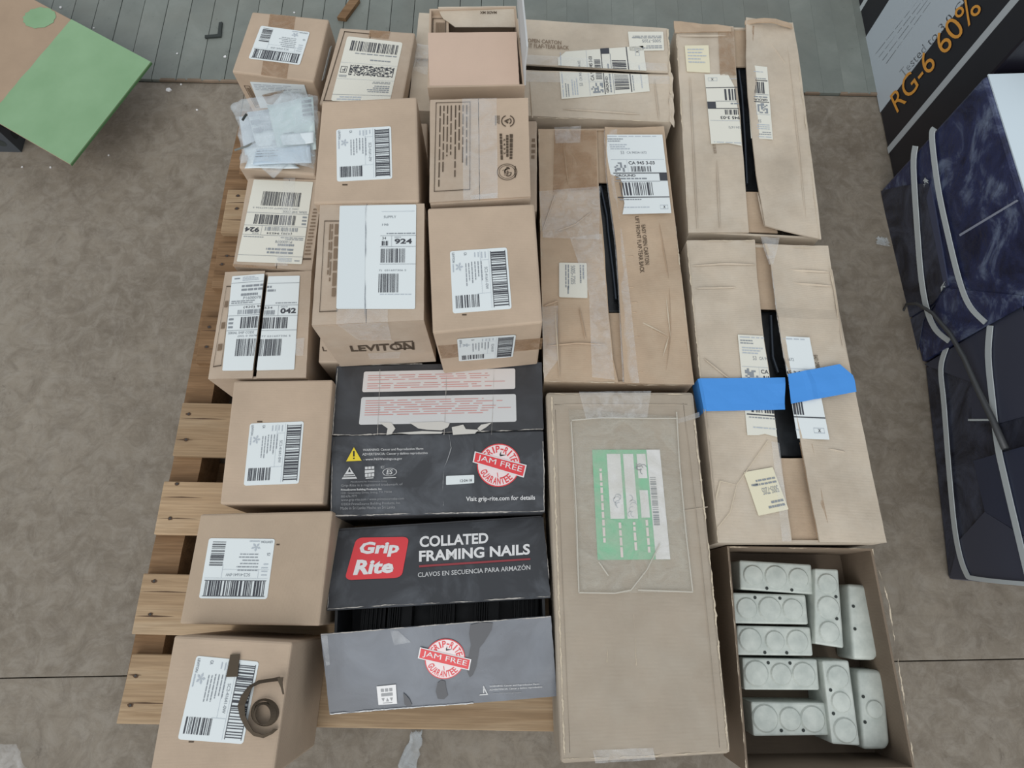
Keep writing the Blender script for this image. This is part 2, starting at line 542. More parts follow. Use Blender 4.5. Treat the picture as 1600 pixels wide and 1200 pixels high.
class Ink:
    """Collects flat print in label coordinates (u right, v up, 0..1)."""
    def __init__(self, seed=0):
        self.P = []
        self.r = random.Random(seed)
    def rect(self, u0, v0, u1, v1, c='k', lay=0):
        self.P.append(([(u0, v0), (u1, v0), (u1, v1), (u0, v1)], c, lay))
        return self
    def poly(self, pts, c='k', lay=0):
        self.P.append((list(pts), c, lay))
        return self
    def text(self, s, u0, v0, u1, v1, c='k', bold=0.0, shear=0.0, lay=0):
        for t in text_tris(s, bold, shear)[0]:
            self.P.append(([(u0 + (u1 - u0) * p[0], v0 + (v1 - v0) * p[1]) for p in t], c, lay))
        return self
    def bars(self, u0, v0, u1, v1, n, c='k', lay=0):
        w = [self.r.choice((1, 1, 1, 2, 2, 3)) for _ in range(2 * n - 1)]
        k = (u1 - u0) / sum(w)
        x = u0
        for i, q in enumerate(w):
            if i % 2 == 0:
                self.rect(x, v0, x + q * k, v1, c, lay)
            x += q * k
        return self
    def lines(self, u0, v0, u1, v1, rows, c='g', fill=0.5, jag=0.35, lay=0):
        """rows of print too small to read: word-length dashes"""
        h = (v1 - v0) / rows
        for i in range(rows):
            y = v1 - (i + 1) * h + h * (1 - fill) / 2
            x = u0
            end = u0 + (u1 - u0) * (1 - jag * self.r.random())
            while x < end:
                w = (u1 - u0) * self.r.uniform(0.06, 0.2)
                self.rect(x, y, min(end, x + w), y + h * fill, c, lay)
                x += w + (u1 - u0) * 0.025
        return self
    def ring(self, u, v, ru, rv, w, c='k', a0=0, a1=360, n=28, lay=0):
        for i in range(n):
            t0 = math.radians(a0 + (a1 - a0) * i / n)
            t1 = math.radians(a0 + (a1 - a0) * (i + 1) / n)
            self.P.append(([(u + ru * math.cos(t0), v + rv * math.sin(t0)), (u + ru * math.cos(t1), v + rv * math.sin(t1)),
                            (u + ru * (1 - w) * math.cos(t1), v + rv * (1 - w) * math.sin(t1)),
                            (u + ru * (1 - w) * math.cos(t0), v + rv * (1 - w) * math.sin(t0))], c, lay))
        return self
    def disc(self, u, v, ru, rv, c='k', n=36, lay=0):
        self.P.append(([(u + ru * math.cos(2 * math.pi * i / n), v + rv * math.sin(2 * math.pi * i / n)) for i in range(n)], c, lay))
        return self
    def arc(self, s, u, v, r, a0, a1, h, c='r', asp=1.0, inward=False, lay=0, bold=0.02):
        """letters set round a circle of radius r (u units); asp = u-size over v-size"""
        n = len(s)
        for i, ch in enumerate(s):
            if ch == ' ':
                continue
            a = math.radians(a0 + (a1 - a0) * (i + 0.5) / n)
            tr, ap = text_tris(ch, bold)
            hh = h if ch != '-' else h * 0.2
            w = min(abs(math.radians(a1 - a0)) / n * r * 0.9, hh * ap * 1.05)
            sgn = -1 if inward else 1
            er = (math.cos(a) * sgn, math.sin(a) * sgn)
            et = (er[1], -er[0])
            for t in tr:
                pts = []
                for p in t:
                    x = (p[0] - 0.5) * w
                    y = (p[1] - 0.5) * hh
                    X = math.cos(a) * r + et[0] * x + er[0] * y
                    Y = math.sin(a) * r + et[1] * x + er[1] * y
                    pts.append((u + X, v + Y * asp))
                self.P.append((pts, c, lay))
        return self
    def frame(self, u0, v0, u1, v1, wu, wv, c='b', lay=0):
        self.rect(u0, v0, u1, v0 + wv, c, lay).rect(u0, v1 - wv, u1, v1, c, lay)
        self.rect(u0, v0, u0 + wu, v1, c, lay).rect(u1 - wu, v0, u1, v1, c, lay)
        return self
    def cut(self, u0, u1):
        n = Ink()
        for pts, c, lay in self.P:
            if max(p[0] for p in pts) <= u0 or min(p[0] for p in pts) >= u1:
                continue
            n.P.append(([((min(u1, max(u0, p[0])) - u0) / (u1 - u0), p[1]) for p in pts], c, lay))
        return n

def corners(S, q, rot, h):
    TL, TR, BR, BL = [S(p[0], p[1], h) for p in q]
    return {0: (BL, BR, TR, TL), 90: (TL, BL, BR, TR), 180: (TR, TL, BL, BR), 270: (BR, TR, TL, BL)}[rot]

def bil(c, u, v):
    return (c[0] * (1 - u) + c[1] * u) * (1 - v) + (c[3] * (1 - u) + c[2] * u) * v

def put_print(ink, S, q, rot, parent, h=0.0006, name='print'):
    c = corners(S, q, rot, h)
    mb = MB()
    used = []
    for pts, k, lay in ink.P:
        if k not in used:
            used.append(k)
        mb.poly([bil(c, u, v) + S.n * (0.0004 * lay) for u, v in pts], used.index(k))
    return mb.build(name, [INKS[k] for k in used], parent)

def put_label(parent, S, q, rot=0, ink=None, mat=None, name='label', rnd=0.035, h=0.0010, outline=None, text=None):
    mb = MB()
    if outline:
        pts = [S(x, y, h) for x, y in outline]
    else:
        c = corners(S, q, 0, h)
        w = (c[1] - c[0]).length
        d = (c[3] - c[0]).length
        r = rnd * max(w, d)
        uv = []
        for cu, cv, a in ((1 - r / w, 1 - r / d, 0), (r / w, 1 - r / d, 90), (r / w, r / d, 180), (1 - r / w, r / d, 270)):
            for k in range(4):
                t = math.radians(a + 30 * k)
                uv.append((cu + r / w * math.cos(t), cv + r / d * math.sin(t)))
        pts = [bil(c, u, v) for u, v in uv]
    mb.hexa([p - S.n * 0.0009 for p in pts], pts)
    o = mb.build(name, mat or M_LABEL, parent)
    if text:
        o['label'] = text
    if ink:
        put_print(ink, S, q, rot, o, h + 0.0006)
    return o

def tape(parent, S, left, right, mat=None, nu=6, nv=10, h=0.0015, amp=0.0008, seed=1, name='tape', ragged=0.0, text=None):
    mb = MB()
    sheet(mb, S, left, right, nu, nv, 0.0003, warp=lambda u, v: h, wobble=wob(amp, 60, seed), ragged=ragged, seed=seed)
    o = mb.build(name, mat or M_TAPE, parent, smooth=False)
    if text:
        o['label'] = text
    return o

def scuff(parent, S, pts, w, mat, seed=0, h=0.0008, dens=0.8, name='worn_edge'):
    rnd = random.Random(seed)
    mb = MB()
    off = rnd.uniform(0, 99)
    run = 0.0
    for a, b in zip(pts[:-1], pts[1:]):
        L = math.dist(a, b)
        n = max(2, int(L / 2.5))
        dx, dy = (b[0] - a[0]) / L, (b[1] - a[1]) / L
        A, B = [], []
        for i in range(n + 1):
            t = run + L * i / n
            m = mnoise.noise(Vector((t * 0.045, off, 0))) * 1.6 + (dens - 0.45) * 1.5
            e = 0.6 + 0.5 * mnoise.noise(Vector((t * 0.35, off, 5)))
            wd = max(0.0, min(1.0, m + 0.1)) * e * w * 1.1
            sh = 0.35 * w * mnoise.noise(Vector((t * 0.12, off, 9)))
            x_, y_ = a[0] + dx * L * i / n + dy * sh, a[1] + dy * L * i / n - dx * sh
            A.append(S(x_ + dy * wd / 2, y_ - dx * wd / 2, h))
            B.append(S(x_ - dy * wd / 2, y_ + dx * wd / 2, h))
        mb.grid([A, B])
        run += L
    return mb.build(name, mat, parent, kind='stuff')

def ridge(parent, S, pts, mat, w=3.0, h=0.0026, base=0.0, name='crease'):
    """a pressed-up fold line in the board: a low rounded ridge"""
    mb = MB()
    A, B, C_ = [], [], []
    n = 10
    for i in range(n + 1):
        t = i / n
        p = polyline(pts, t)
        q = polyline(pts, min(1, t + 0.02))
        o = polyline(pts, max(0, t - 0.02))
        d = Vector((q[0] - o[0], q[1] - o[1])).normalized()
        e = math.sin(math.pi * t) ** 0.4 if 0 < t < 1 else 0.0
        ww = w * (0.4 + 0.6 * e) / 2
        jx = 0.5 * mnoise.noise(Vector((t * 6, p[0], p[1])))
        A.append(S(p[0] + d.y * ww, p[1] - d.x * ww, base))
        B.append(S(p[0] + jx, p[1] + jx, base + h * e))
        C_.append(S(p[0] - d.y * ww, p[1] + d.x * ww, base))
    mb.grid([A, B, C_])
    return mb.build(name, mat, parent)

def tray_mesh(mb, q, z0, z1, t=0.005):
    """hollow carton body: four walls and a bottom, open above"""
    c = sum(q, Vector()) / 4
    inn = []
    for i in range(4):
        a, b, d = q[i - 1], q[i], q[(i + 1) % 4]
        n1 = Vector((-(b - a).y, (b - a).x, 0)).normalized()
        n2 = Vector((-(d - b).y, (d - b).x, 0)).normalized()
        if n1.dot(c - b) < 0:
            n1 = -n1
        if n2.dot(c - b) < 0:
            n2 = -n2
        inn.append(b + (n1 + n2) * t)
    Z = lambda p, z: Vector((p.x, p.y, z))
    for i in range(4):
        j = (i + 1) % 4
        mb.poly([Z(q[i], z0), Z(q[j], z0), Z(q[j], z1), Z(q[i], z1)])
        mb.poly([Z(inn[j], z0 + t), Z(inn[i], z0 + t), Z(inn[i], z1), Z(inn[j], z1)])
        mb.poly([Z(q[i], z1), Z(q[j], z1), Z(inn[j], z1), Z(inn[i], z1)])
    mb.poly([Z(p, z0) for p in q][::-1])
    mb.poly([Z(p, z0 + t) for p in inn])
    return inn

def base_of(qp, z_top, z_base):
    q = [at(x, y, z_top) for x, y in qp]
    c = sum(q, Vector()) / 4
    return q, Vector((c.x, c.y, z_base))

def solid_box(name, label, cat, qp, z_top, z_base, mat, group=None, bevel=0.004):
    q, c = base_of(qp, z_top, z_base)
    r = thing(name, label, cat, c, group)
    mb = MB()
    q = q[::-1]
    mb.hexa([Vector((p.x, p.y, z_base)) for p in q], q)
    mb.build('body', mat, r, bevel=bevel)
    return r, flat(z_top)

def flap_box(name, label, cat, qp, z_top, z_base, mat, group=None, t=0.004):
    q, c = base_of(qp, z_top, z_base)
    r = thing(name, label, cat, c, group)
    mb = MB()
    tray_mesh(mb, q, z_base, z_top - t)
    mb.build('body', mat, r)
    return r, flat(z_top)

def flap(parent, S, left, right, mat, seed=1, t=0.0038, amp=0.0012, nu=8, nv=16, warp=None, ragged=0.4, name='flap'):
    mb = MB()
    sheet(mb, S, left, right, nu, nv, t, warp=warp, wobble=wob(amp, 14, seed), ragged=ragged, seed=seed)
    return mb.build(name, mat, parent, smooth=False)

DECK = 0.1318                                    # what stands on the pallet

# ================================================================== the setting
froot = MB()
froot.box((-3.0, -2.6, -0.06), (3.0, 3.4, -0.03))
floor = froot.build('floor', M_RAWEDGE)
floor['kind'] = 'structure'
floor['label'] = 'plywood and painted plank floor'
ORIGIN[floor.name] = Vector((0, 0, 0))
YS = 1.412                                       # where the grey planks begin
def seam(x):
    return -0.137 + 0.036 * x
def sheet_part(pts, z1=0.0, mat=M_PLY, name='plywood_sheet', z0=-0.03):
    mb = MB()
    mb.hexa([Vector((x, y, z0)) for x, y in pts], [Vector((x, y, z1)) for x, y in pts])
    return mb.build(name, mat, floor, bevel=0.0015)
g = 0.0010
g2 = 0.0005
sheet_part([(-3, seam(-3) + g), (-0.784 - g2, seam(-0.784) + g), (-0.784 - g2, YS - 0.004), (-3, YS - 0.004)])
sheet_part([(-0.784 + g2, seam(-0.784) + g), (3, seam(3) + g), (3, YS - 0.004), (-0.784 + g2, YS - 0.004)])
sheet_part([(-3, -2.6), (3, -2.6), (3, seam(3) - g), (-3, seam(-3) - g)])
x = -3.0
rp = random.Random(3)
while x < 3.0:
    w = 0.066 + rp.uniform(-0.006, 0.006)
    gp = 0.0008 if x < -0.1 else 0.0001
    mb = MB()
    mb.box((x + gp, YS, -0.03), (x + w - gp, 3.4, 0.007 + rp.uniform(-0.0004, 0.0004)))
    mb.build('floor_plank', M_PLANK, floor, bevel=0.0009 if x < -0.1 else 0.0003)
    x += w
# chipped raw edge where the planks stop
mb = MB()
x = -1.6
while x < 1.7:
    w = rp.uniform(0.02, 0.07)
    if rp.random() < 0.75:
        d = rp.uniform(0.001, 0.005)
        mb.hexa([Vector((x, YS - 0.003, 0)), Vector((x + w, YS - 0.003, 0)), Vector((x + w * 0.9, YS + d, 0)), Vector((x + w * 0.1, YS + d, 0))],
                [Vector((x, YS - 0.003, 0.0075)), Vector((x + w, YS - 0.003, 0.0075)), Vector((x + w * 0.9, YS + d, 0.0082)), Vector((x + w * 0.1, YS + d, 0.0082))])
    x += w
mb.build('chipped_edge', M_RAWEDGE, floor)

# ================================================================== pallet
pal = thing('wooden_pallet', 'pale wooden pallet carrying all the stacked cartons', 'pallet', (0, 0.5, 0))
XR = 0.72
DK = 0.13
boards = [  # (left px x top, top y, left px x bottom, bottom y, mat)
    (206, 1022, 181, 1131, M_WOODPALE), (224, 896, 205, 991, M_WOODPALE), (256, 752, 240, 835, M_WOODPALE),
    (285, 629, 269, 712, M_WOODPALE), (316, 495, 305, 567, M_WOODBROWN), (341, 379, 330, 450, M_WOODBROWN),
    (356, 296, 344, 364, M_WOODPALE)]
nails = {0: [(212, 1056), (204, 1102)], 1: [(241, 908), (235, 960)], 2: [(277, 756), (266, 810)], 3: [(295, 647), (291, 687)],
         4: [(327, 511), (323, 542)], 5: [(355, 400), (347, 413)], 6: [(372, 306), (370, 326)]}
topf = flat(DK)
ylast = None
for bi, (xa, ya, xb, yb, mt) in enumerate(boards):
    A, B = topf(xa, ya), topf(xb, yb)
    mb = MB()
    rb = random.Random(bi)
    dy = rb.uniform(-0.004, 0.004)
    pts = [Vector((B.x, B.y, 0)), Vector((XR + rb.uniform(-0.01, 0.01), B.y + dy, 0)), Vector((XR, A.y + dy, 0)), Vector((A.x, A.y, 0))]
    mb.hexa([p + Vector((0, 0, DK - 0.018)) for p in pts], [p + Vector((0, 0, DK)) for p in pts])
    d = mb.build('deck_board', mt, pal, bevel=0.002)
    for nx, ny in nails[bi]:
        p = topf(nx, ny)
        nb = MB()
        n = 9
        nb.poly([p + Vector((math.cos(6.283 * k / n) * rb.uniform(0.004, 0.0075), math.sin(6.283 * k / n) * rb.uniform(0.003, 0.0045), 0.0006)) for k in range(n)])
        nb.build('nail_mark', M_KNOT, d)
        nb = MB()
        nb.tube([p + Vector((0.0, 0, -0.004)), p + Vector((0.0, 0, 0.0014))], 0.0022, 8)
        nb.build('nail_head', M_NAIL, d)
    for cr in range(2):
        cp = topf(xb + (xa - xb) * (0.3 + 0.4 * cr), yb + (ya - yb) * (0.3 + 0.4 * cr))
        nb = MB()
        L = rb.uniform(0.03, 0.11)
        nb.poly([cp + Vector((0.001, 0, 0.0005)), cp + Vector((L * 0.5, rb.uniform(-0.002, 0.0), 0.0005)), cp + Vector((L, 0, 0.0005)), cp + Vector((L * 0.5, 0.002, 0.0005))])
        nb.build('crack', M_KNOT, d)
    ylast = A.y
for y0 in (ylast + 0.045, ylast + 0.17):
    mb = MB()
    mb.box((-0.70, y0, DK - 0.018), (XR, y0 + 0.085, DK))
    mb.build('deck_board', M_WOODBROWN, pal, bevel=0.002)
SD = flat(DK - 0.0182)
lf = [SD(x_, y_) for x_, y_ in ((352, 285), (316, 480), (293, 600), (269, 730), (238, 862), (209, 1005), (184, 1126))]
mb = MB()
rg2 = [p_ + Vector((0.062, 0, 0)) for p_ in lf]
far_l, far_r = lf[0] + Vector((0.012, 0.22, 0)), rg2[0] + Vector((0.012, 0.22, 0))
lf, rg2 = [far_l] + lf, [far_r] + rg2
dn = Vector((0, 0, -(DK - 0.0182 - 0.018)))
mb.grid([lf, rg2])
mb.grid([lf, [p_ + dn for p_ in lf]])
mb.grid([rg2, [p_ + dn for p_ in rg2]])
mb.poly([lf[-1], rg2[-1], rg2[-1] + dn, lf[-1] + dn])
mb.poly([lf[0], rg2[0], rg2[0] + dn, lf[0] + dn])
mb.build('stringer', M_WOODBROWN, pal)
for x0, x1 in ((-0.03, 0.015), (0.66, 0.70)):
    mb = MB()
    mb.box((x0, -0.225, 0.018), (x1, ylast + 0.25, DK - 0.018))
    mb.build('stringer', M_WOODBROWN, pal, bevel=0.002)
for y0 in (-0.22, 0.2, 0.6, ylast + 0.1):
    mb = MB()
    mb.box((-0.73, y0, 0.0), (XR, y0 + 0.1, 0.018))
    mb.build('bottom_board', M_WOODBROWN, pal, bevel=0.002)
ch = MB()
p = at(262, 890, 0.0)
ch.hexa([p, p + Vector((0.018, -0.003, 0)), p + Vector((0.007, 0.02, 0))], [p + Vector((0.001, 0.001, 0.006)), p + Vector((0.016, -0.002, 0.005)), p + Vector((0.007, 0.018, 0.006))])
tag(ch.build('wood_chip', M_WOODPALE, loc=p), 'small pale wood chip in a gap between the pallet boards', 'wood chip')

# ================================================================== label designs
def lev_ink(seed):
    k = Ink(seed)
    k.rect(0.045, 0.955, 0.96, 0.965).rect(0.045, 0.70, 0.96, 0.71).bars(0.06, 0.71, 0.94, 0.955, 26, 'k')
    k.rect(0.03, 0.665, 0.97, 0.669, 'p').rect(0.03, 0.52, 0.72, 0.524, 'p').rect(0.18, 0.52, 0.184, 0.66, 'p').rect(0.72, 0.44, 0.724, 0.66, 'p')
    k.text('SC2-41641-0W', 0.30, 0.585, 0.66, 0.635, 'g')
    k.lines(0.05, 0.40, 0.16, 0.64, 4, 'p', 0.3)
    k.lines(0.20, 0.34, 0.56, 0.56, 4, 'g', 0.3)
    k.lines(0.22, 0.24, 0.60, 0.34, 2, 'g', 0.3)
    k.text('LEVITON', 0.03, 0.035, 0.20, 0.075, 'g', 0.02)
    k.text('CA', 0.04, 0.24, 0.09, 0.29, 'g', 0.02)
    for a in range(5):
        t = math.radians(90 + 72 * a)
        k.poly([(0.27, 0.145), (0.27 + 0.05 * math.cos(t - 0.35), 0.145 + 0.05 * math.sin(t - 0.35)), (0.27 + 0.075 * math.cos(t), 0.145 + 0.075 * math.sin(t)),
                (0.27 + 0.05 * math.cos(t + 0.35), 0.145 + 0.05 * math.sin(t + 0.35))], 'p')
    k.lines(0.22, 0.02, 0.40, 0.07, 1, 'p', 0.4)
    k.bars(0.74, 0.09, 0.92, 0.42, 1, 'p')
    k.P.pop()
    # the small barcode runs across the other way
    w = [k.r.choice((1, 1, 2, 2, 3)) for _ in range(27)]
    s = 0.40 / sum(w)
    y = 0.06
    for i, q in enumerate(w):
        if i % 2 == 0:
            k.rect(0.73, y, 0.93, y + q * s, 'k')
        y += q * s
    return k

def ship_ink(seed, num):
    k = Ink(seed)
    k.lines(0.04, 0.955, 0.12, 0.98, 1, 'g', 0.5, 0).lines(0.16, 0.935, 0.40, 0.985, 3, 'p', 0.5)
    k.rect(0.0, 0.918, 1, 0.922, 'g')
    k.lines(0.16, 0.82, 0.70, 0.90, 2, 'g', 0.55).lines(0.16, 0.765, 0.42, 0.81, 1, 'g', 0.55)
    k.text('P1600078', 0.20, 0.735, 0.46, 0.765, 'g')
    k.lines(0.03, 0.69, 0.44, 0.73, 2, 'g', 0.5)
    k.lines(0.66, 0.695, 0.98, 0.71, 1, 'g', 0.6, 0)
    k.rect(0.0, 0.676, 1, 0.680, 'g')
    k.text('(420) 94534', 0.22, 0.634, 0.62, 0.664, 'k')
    k.bars(0.14, 0.578, 0.66, 0.625, 26, 'g').rect(0.71, 0.565, 0.714, 0.676, 'g')
    k.text(num, 0.745, 0.588, 0.975, 0.645, 'k', 0.035).text('DOCK', 0.745, 0.652, 0.85, 0.668, 'g')
    k.rect(0.0, 0.563, 1, 0.567, 'g').lines(0.02, 0.425, 0.09, 0.55, 3, 'g', 0.5, 0)
    k.bars(0.20, 0.43, 0.86, 0.548, 28, 'k').rect(0.0, 0.408, 1, 0.412, 'g')
    k.text('SERIAL SHIP CODE', 0.03, 0.372, 0.42, 0.398, 'g')
    k.text('(00) 0 0078477 031607306 5', 0.18, 0.335, 0.92, 0.358, 'g')
    k.bars(0.17, 0.145, 0.80, 0.32, 34, 'k')
    return k

def parcel_ink(seed):
    k = Ink(seed)
    k.lines(0.03, 0.965, 0.98, 0.985, 1, 'p', 0.5, 0.1).lines(0.03, 0.90, 0.30, 0.955, 2, 'g', 0.4)
    k.lines(0.05, 0.80, 0.42, 0.88, 3, 'p', 0.45)
    k.text('53', 0.22, 0.745, 0.28, 0.785, 'g').text('CA 94534-1672', 0.33, 0.75, 0.68, 0.78, 'g')
    k.rect(0.02, 0.672, 0.98, 0.676, 'p').rect(0.30, 0.50, 0.304, 0.67, 'p')
    rr = random.Random(seed + 5)
    for i in range(6):
        for j in range(8):
            if rr.random() < 0.5:
                k.rect(0.06 + i * 0.036, 0.52 + j * 0.017, 0.06 + i * 0.036 + 0.036, 0.52 + j * 0.017 + 0.017, 'g')
    k.text('CA 945 3-03', 0.33, 0.612, 0.80, 0.652, 'k', 0.015)
    k.bars(0.36, 0.52, 0.72, 0.59, 14, 'k')
    k.rect(0.02, 0.498, 1, 0.508, 'k').text('GROUND', 0.05, 0.458, 0.42, 0.488, 'k', 0.02)
    k.lines(0.05, 0.42, 0.62, 0.448, 1, 'g', 0.6, 0)
    k.rect(0.86, 0.405, 1.0, 0.50, 'k').rect(0.02, 0.396, 0.86, 0.402, 'g')
    k.bars(0.10, 0.225, 0.70, 0.385, 15, 'k').rect(0.02, 0.197, 1, 0.208, 'k')
    k.lines(0.05, 0.165, 0.46, 0.185, 1, 'g', 0.5, 0).lines(0.1, 0.07, 0.6, 0.09, 1, 'p', 0.5, 0)
    k.text('X', 0.86, 0.065, 0.90, 0.095, 'k', 0.03).frame(0.80, 0.055, 0.95, 0.105, 0.004, 0.005, 'p')
    return k

def tag_ink(seed):
    k = Ink(seed)
    k.lines(0.06, 0.72, 0.65, 0.92, 2, 'g', 0.5).text('5005-7205', 0.08, 0.42, 0.62, 0.58, 'g').lines(0.06, 0.2, 0.9, 0.38, 2, 'g', 0.45)
    k.rect(0.68, 0.3, 0.9, 0.34, 'g')
    return k

# ================================================================== black nail cartons
zB = 0.30
r, S = solid_box('nail_carton', 'black nail carton with white warning panels and yellow triangle, closed', 'box',
                 [(527, 573), (846, 566), (851, 801), (518, 808)], zB - 0.004, DECK, M_BLACK)
f1 = flap(r, S, [(527, 574), (519, 681)], [(846, 567), (849, 672)], M_BLACK, 3, amp=0.0006, warp=lambda u, v: 0.0055 + 0.0015 * v)
S1 = Plane(S.p + Vector((0, 0, 0.0063)), S.n)
f2 = flap(r, S, [(519, 683), (517, 808)], [(849, 675), (851, 801)], M_BLACKS, 4, amp=0.0006, warp=lambda u, v: 0.0045)
S2 = Plane(S.p + Vector((0, 0, 0.0050)), S.n)
k = Ink(1)
for y0 in (0.12, 0.52):
    k.lines(0.03, y0, 0.97, y0 + 0.32, 3, 't', 0.26, 0.3)
put_label(f1, S1, [(569, 581), (805, 576), (805, 608), (566, 613)], 0, k, simple('white_panel', rgb(214, 210, 208), 0.4), name='warning_panel', rnd=0.012, h=0.0016)
k = Ink(2)
k.lines(0.03, 0.30, 0.97, 0.90, 7, 't', 0.26, 0.2)
put_label(f1, S1, [(565, 621), (806, 616), (807, 659), (561, 664)], 0, k, M_OFFWHITE, name='warning_panel', rnd=0.012, h=0.0016)
for tp in ([(592, 660), (612, 661), (618, 670), (612, 679), (604, 680), (606, 670)],
           [(640, 661), (690, 659), (703, 662), (700, 668), (690, 673), (668, 672), (654, 670)],
           [(620, 677), (660, 674), (692, 675), (690, 678), (640, 679)],
           [(706, 668), (724, 664), (728, 671), (748, 672), (742, 678), (708, 680)],
           [(752, 664), (768, 661), (760, 668), (750, 674), (746, 670)]):
    mb = MB()
    mb.poly([S1(x, y, 0.0026) for x, y in tp])
    mb.build('torn_patch', M_TORN, f1)
scuff(f1, S1, [(521, 680), (560, 680), (640, 677), (700, 676), (848, 671)], 2.5, M_WORN, 5, h=0.0022)
scuff(f1, S1, [(528, 576), (523, 640), (520, 680)], 2.0, M_WORN, 6, h=0.0022, dens=0.80)
scuff(f1, S1, [(530, 572), (600, 570), (660, 569)], 2.0, M_WORN, 7, h=0.0022, dens=0.70)
for x0 in (592, 696, 770):
    scuff(f1, S1, [(x0 + 2, 578), (x0, 640), (x0 - 2, 680)], 1.2, M_WORN, x0, h=0.0024, dens=0.705, name='crease')
# lower flap print
Q2 = [(519, 683), (849, 675), (851, 801), (517, 808)]
def uv2(Q, x, y):
    """position of a traced point inside the panel Q, as fractions"""
    u, v = 0.5, 0.5
    for _ in range(12):
        px = (Q[3][0] * (1 - u) + Q[2][0] * u) * (1 - v) + (Q[0][0] * (1 - u) + Q[1][0] * u) * v
        py = (Q[3][1] * (1 - u) + Q[2][1] * u) * (1 - v) + (Q[0][1] * (1 - u) + Q[1][1] * u) * v
        u += (x - px) / abs(Q[2][0] - Q[3][0])
        v -= (y - py) / abs(Q[3][1] - Q[0][1])
    return u, v
class PInk(Ink):
    """print traced in the photograph's own frame inside panel Q"""
    def __init__(self, Q, seed=0):
        super().__init__(seed)
        self.Q = Q
    def add(self, ink, quad, rot=0):
        c = {0: (quad[3], quad[2], quad[1], quad[0])}[rot]
        for pts, col, lay in ink.P:
            out = []
            for u, v in pts:
                x = (c[0][0] * (1 - u) + c[1][0] * u) * (1 - v) + (c[3][0] * (1 - u) + c[2][0] * u) * v
                y = (c[0][1] * (1 - u) + c[1][1] * u) * (1 - v) + (c[3][1] * (1 - u) + c[2][1] * u) * v
                out.append(uv2(self.Q, x, y))
            self.P.append((out, col, lay))
        return self
    def t(self, s, x0, y0, x1, y1, c='w', bold=0.0, slope=0.0, shear=0.0, lay=0):
        d = slope * (x1 - x0)
        return self.add(Ink().text(s, 0, 0, 1, 1, c, bold, shear, lay), [(x0, y0), (x1, y0 + d), (x1, y1 + d), (x0, y1)])

def seal(cx, cy, R, slope, ban):
    """round guarantee seal with a tilted banner; returns a list of (ink, quad)"""
    k = Ink()
    k.disc(0.5, 0.5, 0.5, 0.5, 'r').disc(0.5, 0.5, 0.475, 0.475, 'd', lay=1)
    k.arc('GRIP-RITE', 0.5, 0.5, 0.37, 148, 8, 0.16, 'r', lay=2)
    k.arc('GUARANTEE', 0.5, 0.5, 0.37, 196, 318, 0.16, 'r', inward=True, lay=2)
    k.poly([(0.53, 0.70), (0.68, 0.73), (0.55, 0.74), (0.56, 0.82), (0.52, 0.75)], 'K', lay=2)
    k.poly([(0.46, 0.32), (0.475, 0.33), (0.49, 0.22), (0.475, 0.22)], 'r', lay=2)
    b = Ink()
    b.rect(-0.02, -0.08, 1.02, 1.08, 'w', 3).rect(0.005, 0.02, 0.995, 0.98, 'r', 4).text('JAM FREE', 0.06, 0.16, 0.95, 0.84, 'w', 0.0, lay=5)
    d = slope * R
    q = [(cx - R, cy - R - d), (cx + R, cy - R + d), (cx + R, cy + R + d), (cx - R, cy + R - d)]
    return [(k, q), (b, ban)]

k = PInk(Q2, 3)
a, q = Ink().poly([(0, 0), (1, 0), (0.5, 1)], 'y').rect(0.45, 0.32, 0.55, 0.72, 'K', 1).rect(0.45, 0.14, 0.55, 0.24, 'K', 1), [(541, 700), (565, 699), (565, 721), (541, 722)]
k.add(a, q)
sl = -0.025
k.t('WARNING: Cancer and Reproductive Harm', 567, 702, 661, 707, 'o', 0.01, sl)
k.t('ADVERTENCIA: Cancer y dañino reproductivo', 566, 709, 668, 714, 'o', 0.01, sl)
k.t('- www.P65Warnings.ca.gov', 568, 717, 628, 722, 'o', 0.01, sl)
k.add(Ink().poly([(0, 0), (1, 0), (0.5, 1)], 'o').poly([(0.42, 0.55), (0.6, 0.55), (0.5, 0.85)], 'K', 1).rect(0.2, 0.3, 0.8, 0.36, 'K', 1).rect(0.1, 0.14, 0.9, 0.2, 'K', 1), [(534, 731), (558, 730), (558, 749), (534, 750)])
e = Ink()
for i in range(3):
    for j in range(2):
        e.rect(0.02 + 0.34 * i, 0.08 + 0.66 * j, 0.30 + 0.34 * i, 0.36 + 0.60 * j, 'o')
e.rect(0.0, 0.42, 1, 0.66, 'o').rect(0.1, -0.08, 0.9, 0.0, 'o')
k.add(e, [(570, 730), (585, 729), (585, 747), (570, 748)])
k.add(Ink().ring(0.55, 0.45, 0.45, 0.33, 0.1, 'o').text('ES', 0.34, 0.26, 0.74, 0.66, 'o', 0.02, 0.2).text('ICC', 0.0, 0.78, 0.22, 0.98, 'o').rect(0.15, -0.05, 0.95, 0.02, 'o'), [(595, 729), (620, 728), (620, 747), (595, 748)])
k.t('Manufactured for PrimeSource, Irving', 548, 753, 604, 756, 'G', 0, sl)
k.t('Grip-Rite is a registered trademark of', 533, 758, 629, 763, 'G', 0, sl)
k.t('PrimeSource Building Products, Inc.', 533, 765, 597, 769, 'o', 0.02, sl)
k.t('1321 Greenway Drive, Irving, TX 75038', 533, 770, 612, 774, 'G', 0, sl)
k.t('800-676-7777', 533, 775, 558, 778.5, 'G', 0, sl)
k.t('www.grip-rite.com / www.primesourcebp.com', 533, 780, 631, 785, 'G', 0, sl)
k.t('©2020 PrimeSource Building Products, Inc.', 533, 786.5, 626, 791.5, 'G', 0, sl)
k.t('Made in Sri Lanka Hecho en Sri Lanka', 532, 792.5, 617, 797, 'G', 0, sl)
